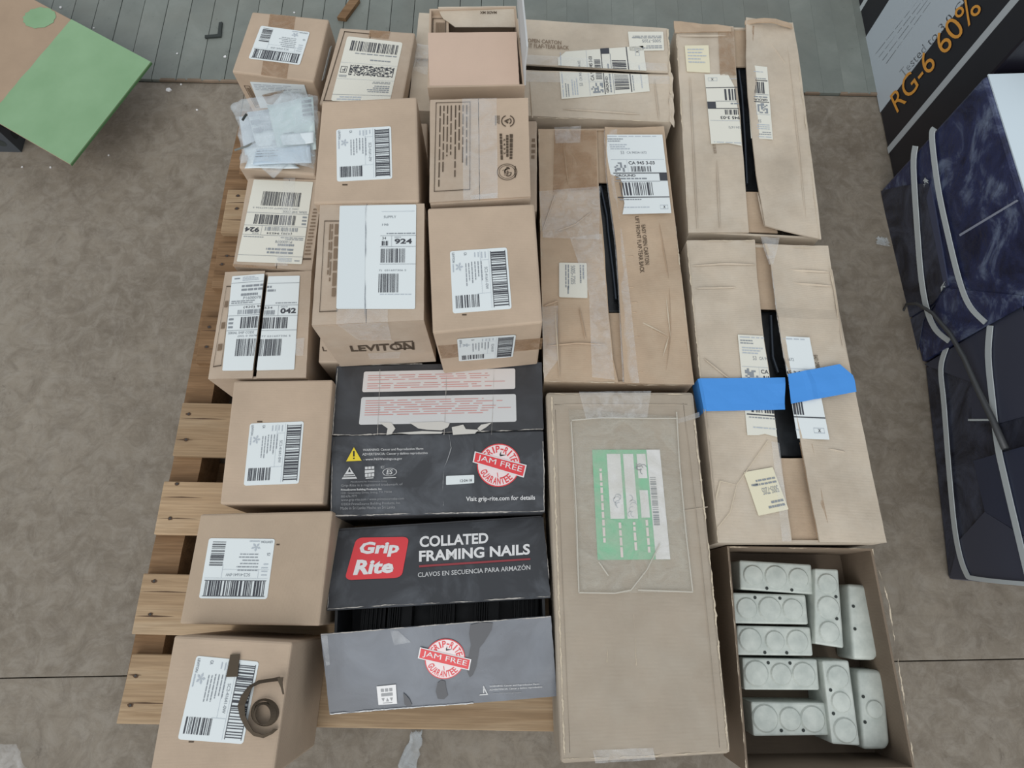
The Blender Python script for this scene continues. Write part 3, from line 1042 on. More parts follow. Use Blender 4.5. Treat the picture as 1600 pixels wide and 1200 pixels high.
k.t('Visit grip-rite.com for details', 728, 777, 836, 786, 'w', 0.012, -0.022)
for a, q in seal(779, 728, 34, -0.02, [(743, 708), (821, 729), (817, 746), (740, 723)]):
    k.add(a, q)
put_print(k, S2, Q2, 0, f2, 0.0012)
put_label(f2, S2, [(697, 744), (741, 742), (741, 755), (697, 758)], 0, Ink(4).text('12:04:18', 0.5, 0.2, 0.92, 0.5, 'k'), M_LABEL, rnd=0.03, h=0.0016)
scuff(f2, S2, [(518, 806), (600, 804), (700, 802), (850, 799)], 2.6, M_WORN, 8, h=0.0018, dens=0.90)
scuff(f2, S2, [(848, 690), (850, 740), (850, 799)], 2.2, M_WORN, 9, h=0.0018, dens=0.90)
scuff(f2, S2, [(522, 690), (519, 740), (518, 800)], 1.6, M_WORN, 10, h=0.0018, dens=0.80)
scuff(f2, S2, [(702, 680), (705, 700), (700, 718), (694, 730), (692, 760), (693, 790)], 1.8, M_GREYPRINT, 11, h=0.0018, dens=0.80, name='crease')

# open nail carton
zO = 0.265
qO = [(528, 826), (846, 806), (857, 1084), (518, 1112)]
q, c = base_of(qO, zO, DECK)
r = thing('nail_carton', 'black collated framing nails carton, open, with its two flaps folded half over', 'box', c)
mb = MB()
tray_mesh(mb, q, DECK, zO)
mb.build('body', M_BLACK, r)
P3 = plane3(at(525, 830, zO + 0.002), at(849, 808, zO + 0.002), at(685, 944, zO + 0.03))
U4 = [(525, 830), (849, 808), (860, 934), (511, 954)]
f3 = flap(r, P3, [U4[0], U4[3]], [U4[1], U4[2]], M_BLACKS, 12, amp=0.0008)
P4 = plane3(at(515, 1117, zO + 0.002), at(869, 1088, zO + 0.002), at(680, 977, zO + 0.045))
L4 = [(501, 991), (861, 963), (870, 1088), (515, 1117)]
f4 = flap(r, P4, [L4[0], L4[3]], [L4[1], L4[2]], M_BLACKG, 13, amp=0.0012)
def zz(x, y):
    return (490 + x * .2833, 790 + y * .2833)
k = PInk(U4, 5)
lg = Ink()
rr = 0.12
ol = []
for cu, cv, a in ((1 - rr, 1 - rr, 0), (rr, 1 - rr, 90), (rr, rr, 180), (1 - rr, rr, 270)):
    for i in range(5):
        t = math.radians(a + 22.5 * i)
        ol.append((cu + rr * math.cos(t), cv + rr * math.sin(t)))
lg.poly(ol, 'r')
k.add(lg, [zz(236, 180), zz(526, 176), zz(484, 404), zz(170, 418)])
k.add(Ink().text('Grip', 0, 0, 1, 1, 'w', 0.040, 0.0, lay=1), [zz(262, 205), zz(480, 202), zz(462, 288), zz(240, 294)])
k.add(Ink().text('Rite', 0, 0, 1, 1, 'w', 0.040, 0.0, lay=1), [zz(240, 306), zz(448, 302), zz(436, 378), zz(216, 392)])
k.add(Ink().text('COLLATED', 0, 0, 1, 1, 'w', 0.032), [zz(583, 174), zz(962, 153), zz(962, 214), zz(583, 237)])
k.add(Ink().text('FRAMING NAILS', 0, 0, 1, 1, 'w', 0.032), [zz(580, 256), zz(1193, 217), zz(1193, 277), zz(580, 318)])
k.add(Ink().rect(0, 0, 1, 1, 'l'), [zz(580, 336), zz(1195, 297), zz(1195, 307), zz(580, 348)])
k.add(Ink().text('CLAVOS EN SECUENCIA PARA ARMAZÓN', 0, 0, 1, 1, 'o', 0.01), [zz(573, 370), zz(1195, 328), zz(1195, 360), zz(573, 402)])
put_print(k, P3, U4, 0, f3, 0.0014)
scuff(f3, P3, [(512, 952), (600, 946), (700, 942), (860, 932)], 2.6, M_WORN, 14, h=0.0018, dens=0.805)
scuff(f3, P3, [(524, 832), (517, 900), (512, 950)], 1.6, M_WORN, 15, h=0.0018, dens=0.70)
scuff(f3, P3, [(849, 812), (855, 870), (860, 930)], 1.8, M_WORN, 16, h=0.0018, dens=0.70)
k = PInk(L4, 6)
for a, q in seal(694.5, 1029, 31.5, -0.05, [(657, 1012), (734, 1030), (731, 1045), (654, 1027)]):
    k.add(a, q)
e = Ink().rect(0, 0, 1, 1, 'w')
for i in range(3):
    e.rect(0.2 + 0.22 * i, 0.68, 0.36 + 0.22 * i, 0.84, 'G', 1)
    e.poly([(0.2 + 0.22 * i, 0.34), (0.36 + 0.22 * i, 0.34), (0.28 + 0.22 * i, 0.16)] if i != 1 else [(0.42, 0.16), (0.58, 0.16), (0.5, 0.34)], 'G', 1)
e.rect(0.2, 0.44, 0.8, 0.6, 'G', 1).rect(0.25, 0.07, 0.75, 0.1, 'G', 1)
k.add(e, [(588, 1072), (618, 1069), (620, 1099), (591, 1101)])
k.add(Ink().poly([(0, 0), (1, 0), (0.5, 1), (0.42, 0.82), (0.82, 0.1), (0.1, 0.1)], 'o').rect(0.44, 0.2, 0.56, 0.75, 'o'), [(748, 1071), (762, 1070), (762, 1085), (748, 1086)])
k.t('WARNING: Cancer and Reproductive Harm', 764, 1070.5, 842, 1074, 'o', 0.01, -0.05)
k.t('ADVERTENCIA: Cancer y dañino reproductivo', 764, 1076, 847, 1079.5, 'o', 0.01, -0.06)
k.t('- www.P65Warnings.ca.gov', 767, 1082, 814, 1085, 'G', 0, -0.05)
put_print(k, P4, L4, 0, f4, 0.0016)
for pl_ in ([(735, 976), (752, 972), (770, 973), (768, 984), (762, 994), (756, 1004), (749, 1012), (747, 1026), (744, 1042), (739, 1054), (734, 1058), (730, 1048), (729, 1038), (733, 1022), (736, 1008), (733, 990)],
            [(684, 1066), (690, 1062), (696, 1064), (697, 1074), (700, 1086), (694, 1092), (684, 1091), (681, 1080)],
            [(630, 1082), (635, 1086), (640, 1092), (644, 1101), (638, 1104), (632, 1100)]):
    mb = MB()
    mb.poly([P4(x, y, 0.0016) for x, y in pl_])
    mb.build('reflection_patch', M_REFLPATCH, f4)
scuff(f4, P4, [(502, 991), (600, 983), (720, 973), (860, 963)], 2.2, M_WORN, 17, h=0.0018, dens=1.00)
scuff(f4, P4, [(516, 1115), (600, 1108), (740, 1098)], 2.4, M_OFFWHITE, 18, h=0.0018, dens=1.00)
tape(f4, P4, [(610, 985), (616, 1008)], [(622, 985), (642, 1003)], M_TAPEW, 4, 4, seed=21, name='film_wrinkle')
tape(f4, P4, [(502, 993), (510, 1040)], [(512, 992), (516, 1038)], M_TAPEW, 3, 5, seed=22, name='film_wrinkle')
# strips of collated nails inside
for i, xp in enumerate((580, 622, 690, 760, 822)):
    p = at(xp, 966 - (xp - 560) * 0.08, 0.20)
    st = thing('nail_strip', 'strip of dark collated nails lying inside the open black carton', 'nails', (p.x, p.y, DECK + 0.006), 'nail strips in the open black carton')
    nb = MB()
    for j in range(5):
        x = p.x - 0.019 + j * (0.0047 if i % 2 else 0.0085)
        nb.tube([Vector((x, p.y - 0.05, 0.18 + j * 0.0015)), Vector((x + 0.001, p.y + 0.05, 0.18 + j * 0.0015))], 0.0019, 6)
    nb.build('nail_row', M_NAIL, st)
    nb = MB()
    nb.box((p.x - 0.024, p.y - 0.03, DECK + 0.006), (p.x + 0.024, p.y + 0.03, 0.1785))
    nb.build('paper_strip', M_BLACKPRINT, st)

# ================================================================== cartons in the left column
zN = 0.326
FRESH = 'fresh tan cartons with one white barcode label'
def fresh(label, qp, z, lq, rot, seed, mat=M_TAN, zb=DECK, zlab=None):
    r, S = solid_box('cardboard_box', label, 'box', qp, z, zb, mat, FRESH)
    put_label(r, S, lq, rot, lev_ink(seed), M_LABEL, text='white barcode label')
    return r, S

rN, SN = fresh('plain tan carton with sideways barcode label, just left of the black nail cartons',
               [(365, 595), (520, 593), (505, 787), (343, 788)], zN, [(391, 662), (475, 658.5), (467, 755.6), (381, 759)], 90, 21)
rO, SO = fresh('plain tan carton with upside-down barcode label, second from the bottom left',
               [(313, 803), (520, 798), (499, 978), (280, 975)], zN, [(327, 841), (430, 842), (417.5, 936), (311, 935)], 180, 22, M_TAN2)
zP = 0.375
rP, SP = fresh('plain tan carton at bottom left with a coiled brown strap on it',
               [(272, 993), (457, 1003), (427, 1214), (233, 1212)], zP, [(307.5, 1024.5), (405, 1034), (380, 1162.5), (278, 1155)], 90, 23)
def mark(parent, S, x, y, s, seed):
    mb = MB()
    mb.poly([S(x, y, 0.0008), S(x + s, y, 0.0008), S(x + s, y + 2, 0.0008), S(x, y + 2, 0.0008)])
    mb.build('ink_mark', M_BROWNINK, parent)
mark(rN, SN, 402, 658, 8, 0)
mark(rP, SP, 295, 1158, 8, 0)
mark(rO, SO, 432, 850, 5, 0)

# carton with the slit label and 042
zM = 0.322
qM = [(352, 425), (487, 423), (478, 590), (325, 592)]
rM, SM = flap_box('cardboard_box', 'tan carton with 042 shipping label slit open down the middle', 'box', qM, zM, DECK, M_USED)
fl = flap(rM, SM, [(352, 425), (325, 592)], [(414, 423), (394, 591)], M_USED, 31, amp=0.0006, ragged=0.2)
fr = flap(rM, SM, [(419, 426), (400, 591)], [(487, 423), (478, 590)], M_USED, 32, amp=0.0006, ragged=0.2)
SMp = flat(zM + 0.0008)
ink = ship_ink(41, '042')
put_label(fl, SMp, [(363, 432), (413.5, 428), (395, 579), (347.5, 579.5)], 0, ink.cut(0, 0.47), M_LABEL, rnd=0.01)
put_label(fr, SMp, [(419.5, 432), (468.7, 431), (460, 577.5), (401, 579)], 0, ink.cut(0.50, 1.0), M_LABEL, rnd=0.01)
kk = Ink(3).frame(0, 0, 1, 1, 0.04, 0.012, 'b').lines(0.2, 0.1, 0.8, 0.9, 3, 's', 0.3)
put_print(kk, SMp, [(354, 447), (362, 447), (346, 572), (333, 574)], 0, fl, 0.0008)
tape(fr, SMp, [(462, 530), (462, 556)], [(476, 528), (474, 556)], M_TAPEW, 3, 4, seed=33)

# carton with the upside-down 924 label
zK = 0.318
qK = [(388, 279), (505, 281), (487, 424), (364, 415)]
rK, SK = flap_box('cardboard_box', 'tan carton with upside-down 924 shipping label, below the plastic bag', 'box', qK, zK, DECK, M_USED)
fl = flap(rK, SK, [(388, 279), (364, 415)], [(452, 280), (431, 419)], M_USED, 34, amp=0.0005, ragged=0.2)
fr = flap(rK, SK, [(453, 280), (432.4, 419)], [(505, 281), (487, 424)], M_USED, 35, amp=0.0005, ragged=0.2)
SKp = flat(zK + 0.0007)
put_label(rK, SKp, [(397, 281), (489.6, 285), (471.6, 413), (370, 409)], 180, ship_ink(42, '924'), M_LABELOLD, rnd=0.01, h=0.0014)
kk = Ink(4).lines(0.1, 0.0, 0.9, 1, 14, 's', 0.45).rect(0, -0.08, 1, -0.05, 'b')
put_print(kk, SKp, [(489, 325), (500, 325), (487, 400), (474, 400)], 0, fr, 0.0010)
tape(rK, SKp, [(444, 279), (430, 416)], [(462, 279), (450, 416)], M_TAPE, 3, 10, h=0.0026, seed=36)
tape(rK, SKp, [(364, 413), (364, 417)], [(431, 417), (431, 421)], M_BROWNTAPE, 4, 2, seed=37)

# carton under the bag
zL = 0.335
qL = [(388, 176), (500, 172), (492, 273), (373, 262)]
rL, SL = solid_box('cardboard_box', 'tan carton under the clear bag of papers', 'box', qL, zL, DECK, M_USED)

# top-left carton
zA = 0.352
rA, SA = solid_box('cardboard_box', 'tan carton at the far top left, taped shut, papers stuck to its side', 'box',
                   [(394, 18), (514, 30), (490, 128), (362, 112)], zA, DECK, M_TAN)
put_label(rA, SA, [(408, 41), (484.5, 51), (468.5, 102), (388.5, 92)], 180, lev_ink(24), M_LABEL, text='white barcode label', h=0.0016)
tape(rA, SA, [(422, 22), (408, 117)], [(462, 26), (448, 123)], M_BROWNTAPE, 4, 10, h=0.0008, amp=0.0002, seed=41)
def side(S_top_quad, z_top, z_base, i, j):
    a, b = at(*S_top_quad[i], z_top), at(*S_top_quad[j], z_top)
    return plane3(a, b, Vector((a.x, a.y, z_base)))
qA = [(394, 18), (514, 30), (490, 128), (362, 112)]
FA = side(qA, zA, DECK, 3, 2)
k = Ink(5).lines(0.05, 0.7, 0.95, 0.95, 4, 'p', 0.4)
put_label(rA, FA, [(391, 127), (476, 132), (486, 165), (407, 168)], 0, k, M_PAPER, name='paper', h=0.002, rnd=0.01)
tape(rA, FA, [(440, 142), (428, 164)], [(474, 140), (476, 168)], M_BAG, 5, 5, h=0.006, amp=0.003, seed=43, name='plastic_film')
tape(rA, FA, [(410, 146), (418, 160)], [(446, 138), (426, 162)], M_BROWNTAPE, 5, 5, h=0.0042, amp=0.001, seed=44)
put_print(Ink(6).frame(0, 0, 1, 1, 0.08, 0.02, 'b').lines(0.25, 0.05, 0.8, 0.95, 1, 's', 0.9, 0), FA, [(381, 133), (390, 134), (407, 166), (400, 168)], 0, rA, 0.001)
EA = side(qA, zA, DECK, 1, 2)
put_label(rA, EA, [(515, 74), (518, 71), (506, 122), (502, 127)], 0, None, M_LABEL, h=0.0015)

# second carton in the top row
zC = 0.338
rB, SB = solid_box('cardboard_box', 'tan carton with long parcel label and stacked dot code, in the back row', 'box',
                   [(531, 43), (649, 51), (628, 165), (498, 163)], zC, DECK, M_USED)
k = Ink(7)
k.bars(0.06, 0.06, 0.90, 0.22, 30, 'k').lines(0.05, 0.245, 0.8, 0.265, 1, 'g', 0.7, 0).lines(0.14, 0.33, 0.5, 0.36, 1, 'g', 0.6, 0)
rr = random.Random(9)
for j in range(14):
    u = 0.06
    while u < 0.80:
        w = rr.choice((0.012, 0.012, 0.024, 0.036))
        if rr.random() < 0.5:
            k.rect(u, 0.44 + j * 0.0115, min(0.8, u + w), 0.44 + (j + 1) * 0.0115, 'k')
        u += w
k.rect(0.045, 0.44, 0.058, 0.60, 'k').rect(0.802, 0.44, 0.815, 0.60, 'k')
k.frame(0.86, 0.47, 0.97, 0.57, 0.008, 0.008, 'k').text('F', 0.89, 0.49, 0.94, 0.55, 'k').lines(0.84, 0.60, 0.98, 0.64, 2, 'g', 0.5)
k.rect(0, 0.41, 1, 0.413, 'p').rect(0, 0.66, 1, 0.663, 'p').lines(0.06, 0.68, 0.45, 0.72, 2, 'g', 0.5).lines(0.06, 0.74, 0.45, 0.86, 4, 'g', 0.5)
k.rect(0.0, 0.90, 1, 0.905, 'g').lines(0.5, 0.92, 0.95, 0.99, 2, 'p', 0.5)
put_label(rB, SB, [(543, 57), (629.4, 67), (609, 160), (517, 158)], 180, k, M_LABELOLD, rnd=0.03)
put_print(Ink(8).frame(0, 0, 1, 1, 0.03, 0.012, 'b'), SB, [(538, 49), (580, 53), (560, 160), (505, 158)], 0, rB, 0.0007)
tape(rB, SB, [(578, 47), (576, 58)], [(610, 50), (607, 62)], M_BROWNTAPE, 3, 3, seed=45)

# ================================================================== raised middle stack
zS, zT = 0.52, 0.304
GT = 'hidden lower cartons of the middle stack'
def lower(label, qp, mat=M_USED):
    return solid_box('cardboard_box', label, 'box', qp, zT, DECK, mat)
rT1, ST1 = lower('lower tan carton peeking out under the brand-printed carton', [(508, 402), (655, 400), (650, 565), (497, 567)])
put_print(Ink().text('L', 0, 0, 1, 1, 'b', 0.03), ST1, [(503, 542), (509, 542), (511, 549), (505, 549)], 0, rT1, 0.0008)
rT2, ST2 = lower('lower tan carton mostly hidden under the carton with two barcode labels', [(690, 400), (838, 396), (841, 556), (688, 566)])
rT3, ST3 = lower('lower tan carton showing a narrow strip beside the seal-printed carton', [(686, 192), (839, 188), (839, 330), (688, 334)])
put_print(Ink(9).lines(0, 0, 1, 1, 4, 's', 0.6), ST3, [(831, 215), (837, 215), (836, 250), (830, 250)], 0, rT3, 0.0008)
scuff(rT3, ST3, [(838.5, 192), (838.5, 300)], 1.6, M_CARDEDGE, 3)
rT4, ST4 = lower('lower tan carton deep in the gap under the carton beside the paper bag', [(530, 196), (668, 192), (668, 336), (522, 340)])

rV, SV = fresh('plain tan carton with sideways barcode label, beside the bag of papers',
               [(503, 158), (651, 151), (655, 315), (489, 318)], zS, [(525.5, 203), (611, 197.6), (613, 279.4), (526.7, 284)], 90, 25, zb=zT)
mark(rV, SV, 535, 288, 8, 0)
qS = [(668, 325), (835, 318), (848, 504), (676, 521)]
rS, SS = fresh('tan carton with barcode labels on both its top and its front',
               qS, zS, [(703, 393), (792, 387), (799.6, 482.6), (707.6, 490)], 90, 26, zb=zT)
FS = side(qS, zS, zT, 3, 2)
tape(rS, FS, [(684, 540), (690, 560)], [(848, 528), (846, 545)], M_BROWNTAPE, 6, 3, h=0.0006, amp=0.0002, seed=51)
put_label(rS, FS, [(714, 528.6), (806, 522), (801, 556), (717, 563)], 90, lev_ink(27), M_LABEL, h=0.0022)
mark(rS, SS, 722, 491, 7, 0)

# seal-printed carton
qU = [(672, 156), (825, 153), (829, 308), (672, 318)]
rU, SU = flap_box('cardboard_box', 'tan carton with framed small print and round seals on its taped flaps', 'box', qU, zS, zT, M_USED)
fl = flap(rU, SU, [(672, 156), (671, 316)], [(747, 154.5), (749, 311)], M_USED, 52, amp=0.0005, ragged=0.2)
fr = flap(rU, SU, [(748, 154.5), (750, 311)], [(825, 153), (829, 307)], M_TAN, 53, amp=0.0005, ragged=0.2)
SUp = flat(zS + 0.0006)
k = Ink(10).frame(0, 0, 1, 1, 0.008, 0.018, 'b').lines(0.04, 0.52, 0.97, 0.95, 4, 'b', 0.3, 0.45).lines(0.04, 0.08, 0.97, 0.50, 4, 'b', 0.3, 0.4)
put_print(k, SUp, [(681, 160.5), (735, 159), (734.5, 297), (678, 300)], 90, fl, 0.0008)
k = Ink(11)
k.ring(0.5, 0.5, 0.5, 0.5, 0.16, 'b', 20, 160).ring(0.5, 0.5, 0.5, 0.5, 0.16, 'b', 200, 340).poly([(0.3, 0.55), (0.5, 0.2), (0.72, 0.5), (0.6, 0.55), (0.5, 0.42), (0.42, 0.6)], 'b').ring(0.5, 0.5, 0.28, 0.28, 0.3, 'b', 30, 150)
put_print(k, SUp, [(783, 180), (804, 180), (804, 199), (783, 199)], 90, fr, 0.0008)
k = Ink(12).lines(0, 0, 1, 1, 3, 'b', 0.5)
put_print(k, SUp, [(773, 181), (781, 181), (781, 197), (773, 197)], 90, fr, 0.0008)
k = Ink(13)
k.lines(0.0, 0.72, 1, 1, 1, 'b', 0.8, 0).lines(0.05, 0.46, 0.9, 0.68, 1, 'b', 0.8, 0).text('5 4 3 2', 0.2, 0.28, 0.8, 0.42, 'b', 0.02).lines(0, 0, 1, 0.22, 1, 'b', 0.8, 0)
put_print(k, SUp, [(780, 209), (802, 210), (801, 249), (782, 250)], 90, fr, 0.0008)
k = Ink(14)
k.ring(0.5, 0.5, 0.5, 0.5, 0.07, 'b').ring(0.5, 0.5, 0.4, 0.4, 0.06, 'b')
rr = random.Random(2)
for i in range(9):
    a = rr.uniform(0, 360)
    k.ring(0.5 + rr.uniform(-0.12, 0.12), 0.5 + rr.uniform(-0.12, 0.12), rr.uniform(0.08, 0.22), rr.uniform(0.08, 0.2), 0.3, 'b', a, a + rr.uniform(60, 160), 6)
k.lines(0.15, 0.85, 0.85, 0.95, 1, 'b', 0.6, 0)
put_print(k, SUp, [(776.5, 256), (808, 256), (808, 282), (776.5, 282)], 90, fr, 0.0008)
tape(rU, SUp, [(722, 155), (724, 314)], [(776, 154), (778, 310)], M_BROWNTAPE if False else M_TAPE, 5, 12, h=0.0016, amp=0.0003, seed=54)
FU = side(qU, zS, zT, 3, 2)
tape(rU, SUp, [(735, 306), (736, 312)], [(778, 302), (776, 310)], M_TAPEW, 6, 3, h=0.002, amp=0.001, seed=55)

# carton with LEVITON on its front
qR = [(500, 320), (663, 318), (662, 500), (487, 509)]
zR = 0.516
rR, SR = flap_box('cardboard_box', 'tan carton with LEVITON on its front and a big half-blank 924 label', 'box', qR, zR, zT, M_USED)
fl = flap(rR, SR, [(500, 320), (487, 508)], [(573.5, 319), (571.5, 504)], M_USED, 56, amp=0.0005, ragged=0.2)
fr = flap(rR, SR, [(574.5, 319), (572.7, 504)], [(663, 318), (662, 500)], M_USED, 57, amp=0.0005, ragged=0.2)
SRp = flat(zR + 0.0006)
k = Ink(15)
k.rect(0.55, 0.93, 0.98, 0.933, 'p').text('SUPPLY', 0.58, 0.865, 0.74, 0.89, 'g').text('198', 0.56, 0.79, 0.64, 0.81, 'g').lines(0.62, 0.705, 0.99, 0.72, 1, 'g', 0.6, 0)
k.rect(0.54, 0.69, 1, 0.693, 'g').rect(0.685, 0.585, 0.688, 0.69, 'g').rect(0.54, 0.583, 1, 0.586, 'g').text('34', 0.565, 0.655, 0.615, 0.68, 'k').bars(0.56, 0.595, 0.64, 0.64, 5, 'k')
k.text('924', 0.725, 0.61, 0.95, 0.66, 'k', 0.03).text('DOCK', 0.725, 0.668, 0.81, 0.682, 'g')
k.bars(0.55, 0.43, 0.86, 0.565, 18, 'k').rect(0.54, 0.415, 1, 0.418, 'g').text('7)  031607306 5', 0.53, 0.345, 0.88, 0.365, 'g').bars(0.53, 0.15, 0.78, 0.325, 17, 'k').lines(0.55, 0.125, 0.95, 0.14, 1, 'p', 0.5, 0)
put_label(rR, SRp, [(531, 322), (650.5, 320), (648.7, 483), (525.6, 483)], 0, k, M_LABEL, rnd=0.012, h=0.0012)
mb = MB()
mb.poly([SRp(x, y, 0.0018) for x, y in [(531.5, 322.5), (571, 322), (570, 482), (526.2, 482.5)]])
mb.build('blank_sheet', simple('blank_white_sheet', rgb(216, 224, 226), 0.4), rR)
scuff(rR, SRp, [(572.5, 320), (571.5, 400), (570.5, 503)], 1.6, M_GREYINK, 3, h=0.0024, dens=0.9, name='crease')
put_print(Ink(16).frame(0, 0, 1, 1, 0.01, 0.028, 'b').lines(0.04, 0.62, 0.97, 0.88, 1, 's', 0.8).lines(0.04, 0.3, 0.97, 0.55, 2, 's', 0.6, 0.5), SRp, [(507, 345), (533, 345), (527, 487), (499, 488)], 90, fl, 0.0008)
tape(rR, SRp, [(526, 484), (526, 507)], [(606, 484), (606, 503)], M_TAPE, 5, 3, seed=58)
FR = side(qR, zR, zT, 3, 2)
put_print(Ink().text('LEVITON', 0, 0, 1, 1, 'b', 0.03), FR, [(546, 540), (647, 534), (648, 546), (549, 549)], 0, rR, 0.001)
put_print(Ink().frame(0, 0, 1, 1, 0.03, 0.12, 'b'), FR, [(616, 534), (645, 532), (647, 544), (621, 545)], 0, rR, 0.001)
tape(rR, FR, [(527, 506), (560, 530)], [(606, 502), (612, 530)], M_TAPEW, 8, 5, h=0.002, amp=0.0015, seed=59)
tape(rR, FR, [(575, 551), (578, 560)], [(626, 548), (624, 558)], M_TAPE, 4, 3, h=0.002, amp=0.001, seed=60)

# ================================================================== long worn cartons
def long_inner(parent, S, quads, mat, seed):
    for i, (lft, rgt) in enumerate(quads):
        flap(parent, Plane(S.p - Vector((0, 0, 0.009)), S.n), lft, rgt, mat, seed + i, amp=0.0006, nu=4, nv=6, ragged=0.2, name='inner_flap')

# --- back carton lying crosswise
zE = 0.302
qE = [(655, 20), (1043, 44), (1050, 191), (638, 172)]
rE, SE = flap_box('long_carton', 'long worn carton lying crosswise in the back row, half under the open box', 'box', qE, zE, DECK, M_OLD)
f = flap(rE, SE, [(655, 20), (646, 90)], [(1043, 44), (1046, 114)], M_OLD, 61, amp=0.0015, nu=16, nv=6)
f2_ = flap(rE, SE, [(645, 104), (638, 172)], [(1046, 117.5), (1050, 191)], M_OLD, 62, amp=0.0015, nu=16, nv=6, warp=lambda u, v: 0.001 * (1 - v))
SEp = flat(zE + 0.0016)
long_inner(rE, SE, [([(655, 30), (640, 165)], [(742, 35), (735, 172)]), ([(1012, 46), (1018, 185)], [(1042, 50), (1048, 188)])], M_OLD, 63)
put_print(Ink().text('EASY OPEN CARTON', 0, 0, 1, 1, 's', 0.01), SEp, [(806, 59), (877, 64), (877, 70), (806, 65)], 0, f, 0.0008)
put_print(Ink().text('LIFT FRONT FLAP-TEAR BACK', 0, 0, 1, 1, 's', 0.01), SEp, [(794, 66), (889, 72), (889, 78), (794, 73)], 0, f, 0.0008)
ek = parcel_ink(71)
put_label(f, SEp, [(872, 81), (1005, 72), (1010, 111), (873, 103)], 270, ek.cut(0.5, 1.0), M_LABELOLD, outline=[(872, 102.5), (872, 91), (884, 81), (1005, 72), (1010, 111)])
put_label(f2_, SEp, [(874, 112.5), (1012, 117), (1015, 143), (877.5, 155)], 270, ek.cut(0.0, 0.5), M_LABELOLD, outline=[(874, 112.5), (1012, 117), (1015, 143), (877.5, 155)])
put_label(f, SEp, [(981, 50), (1036, 50), (1037.7, 79), (984, 80)], 180, tag_ink(72), M_LABELOLD, name='tag', rnd=0.02)
tape(f, SEp, [(812, 85), (812, 100)], [(1040, 100), (1044, 112)], M_TAPE, 10, 3, seed=64)
tape(f2_, SEp, [(812, 112), (812, 128)], [(1046, 120), (1047, 132)], M_TAPE, 10, 3, seed=65)
tape(rE, SEp, [(648, 68), (645, 110)], [(672, 72), (668, 118)], M_TAPEW, 4, 5, seed=66)
scuff(rE, SEp, [(1043, 46), (1047, 120), (1050, 190)], 4, M_CARDEDGE, 67)
scuff(rE, SEp, [(840, 184), (1049, 190)], 2.5, M_CARDEDGE, 68, dens=0.5)
mb = MB()
a = at(1049, 190, zE)
b = at(1049, 118, zE)
mb = MB()
sheet(mb, SEp, [(1044, 112), (1046, 190)], [(1051, 114), (1054, 200)], 3, 10, 0.002, wobble=wob(0.004, 50, 3), ragged=1.2, seed=4)
mb.build('crumpled_edge', M_OLD, rE)

# --- right column, upper
zF = 0.300
qF = [(1056, 40), (1238, 42), (1281, 372), (1078, 362)]
rF, SF = flap_box('long_carton', 'long worn carton at upper right, flaps parted over black metal, near the cable boxes', 'box', qF, zF, DECK, M_OLD)
fl = flap(rF, SF, [(1056, 38), (1065, 190), (1076, 363)], [(1146, 42), (1153, 144), (1160, 225), (1170, 363)], M_OLD, 71, amp=0.002)
fr = flap(rF, SF, [(1163, 34), (1163, 112), (1166, 157), (1177.5, 270), (1192, 357)], [(1238, 37), (1245, 79), (1258, 173), (1270, 270), (1282, 375)], M_OLD, 72, amp=0.002,
          warp=lambda u, v: 0.010 * (1 - u) ** 2 + 0.004)
long_inner(rF, SF, [([(1130, 42), (1138, 104)], [(1180, 44), (1186, 104)]), ([(1140, 300), (1150, 362)], [(1205, 300), (1215, 364)])], M_OLDW, 73)
SFl, SFr = flat(zF + 0.0022), flat(zF + 0.0085)
pk = parcel_ink(73)
put_label(fl, SFl, [(1100.5, 116.5), (1150, 115), (1159, 227), (1111, 225)], 180, pk.cut(0.48, 1.0), M_LABELOLD,
          outline=[(1100.5, 116.5), (1137, 116), (1147, 135), (1157, 200), (1158.5, 228), (1138, 224), (1111, 225)])
put_label(fr, SFr, [(1165, 103.5), (1198, 106), (1207, 219), (1173, 217)], 180, pk.cut(0.0, 0.46), M_LABELOLD,
          outline=[(1176, 103.5), (1198, 106), (1207, 219), (1173, 217), (1167.5, 140), (1173, 124)], h=0.0028)
put_label(fl, SFl, [(1069.5, 71.5), (1107, 71), (1109.5, 114), (1073, 112)], 0, Ink(75).lines(0.1, 0.3, 0.9, 0.9, 5, 'p', 0.35), M_CREAM, name='tag', rnd=0.02)
put_print(Ink().text('EASY OPEN CARTON', 0, 0, 1, 1, 's', 0.01), SFl, [(1113, 226), (1118, 226), (1120, 240), (1115, 240)], 90, fl, 0.001)
tape(fl, SFl, [(1121, 41), (1125, 118)], [(1146, 43), (1150, 118)], M_BROWNTAPE, 4, 8, seed=76)
tape(fr, SFr, [(1164, 40), (1165, 100)], [(1178, 42), (1174, 104)], M_BROWNTAPE, 3, 8, h=0.003, seed=77)
mb = MB()
sheet(mb, SFr, [(1163, 34), (1163, 40)], [(1237, 38), (1238, 45)], 8, 2, 0.003, warp=lambda u, v: 0.012 * math.sin(math.pi * u) + 0.003, wobble=wob(0.003, 40, 5), ragged=0.8)
mb.build('crumpled_edge', M_OLDW, rF)
mb = MB()
sheet(mb, SFl, [(1052, 34), (1054, 52)], [(1142, 42), (1142, 50)], 8, 2, 0.003, warp=lambda u, v: 0.002, wobble=wob(0.003, 40, 6), ragged=0.8)
mb.build('crumpled_edge', M_OLDW, rF)
scuff(rF, SFl, [(1057, 55), (1066, 200), (1076, 360)], 3, M_CARDEDGE, 78, dens=0.6)
scuff(fr, SFr, [(1245, 79), (1258, 173), (1281, 372)], 2.5, M_CARDEDGE, 79, h=-0.003, dens=0.5)

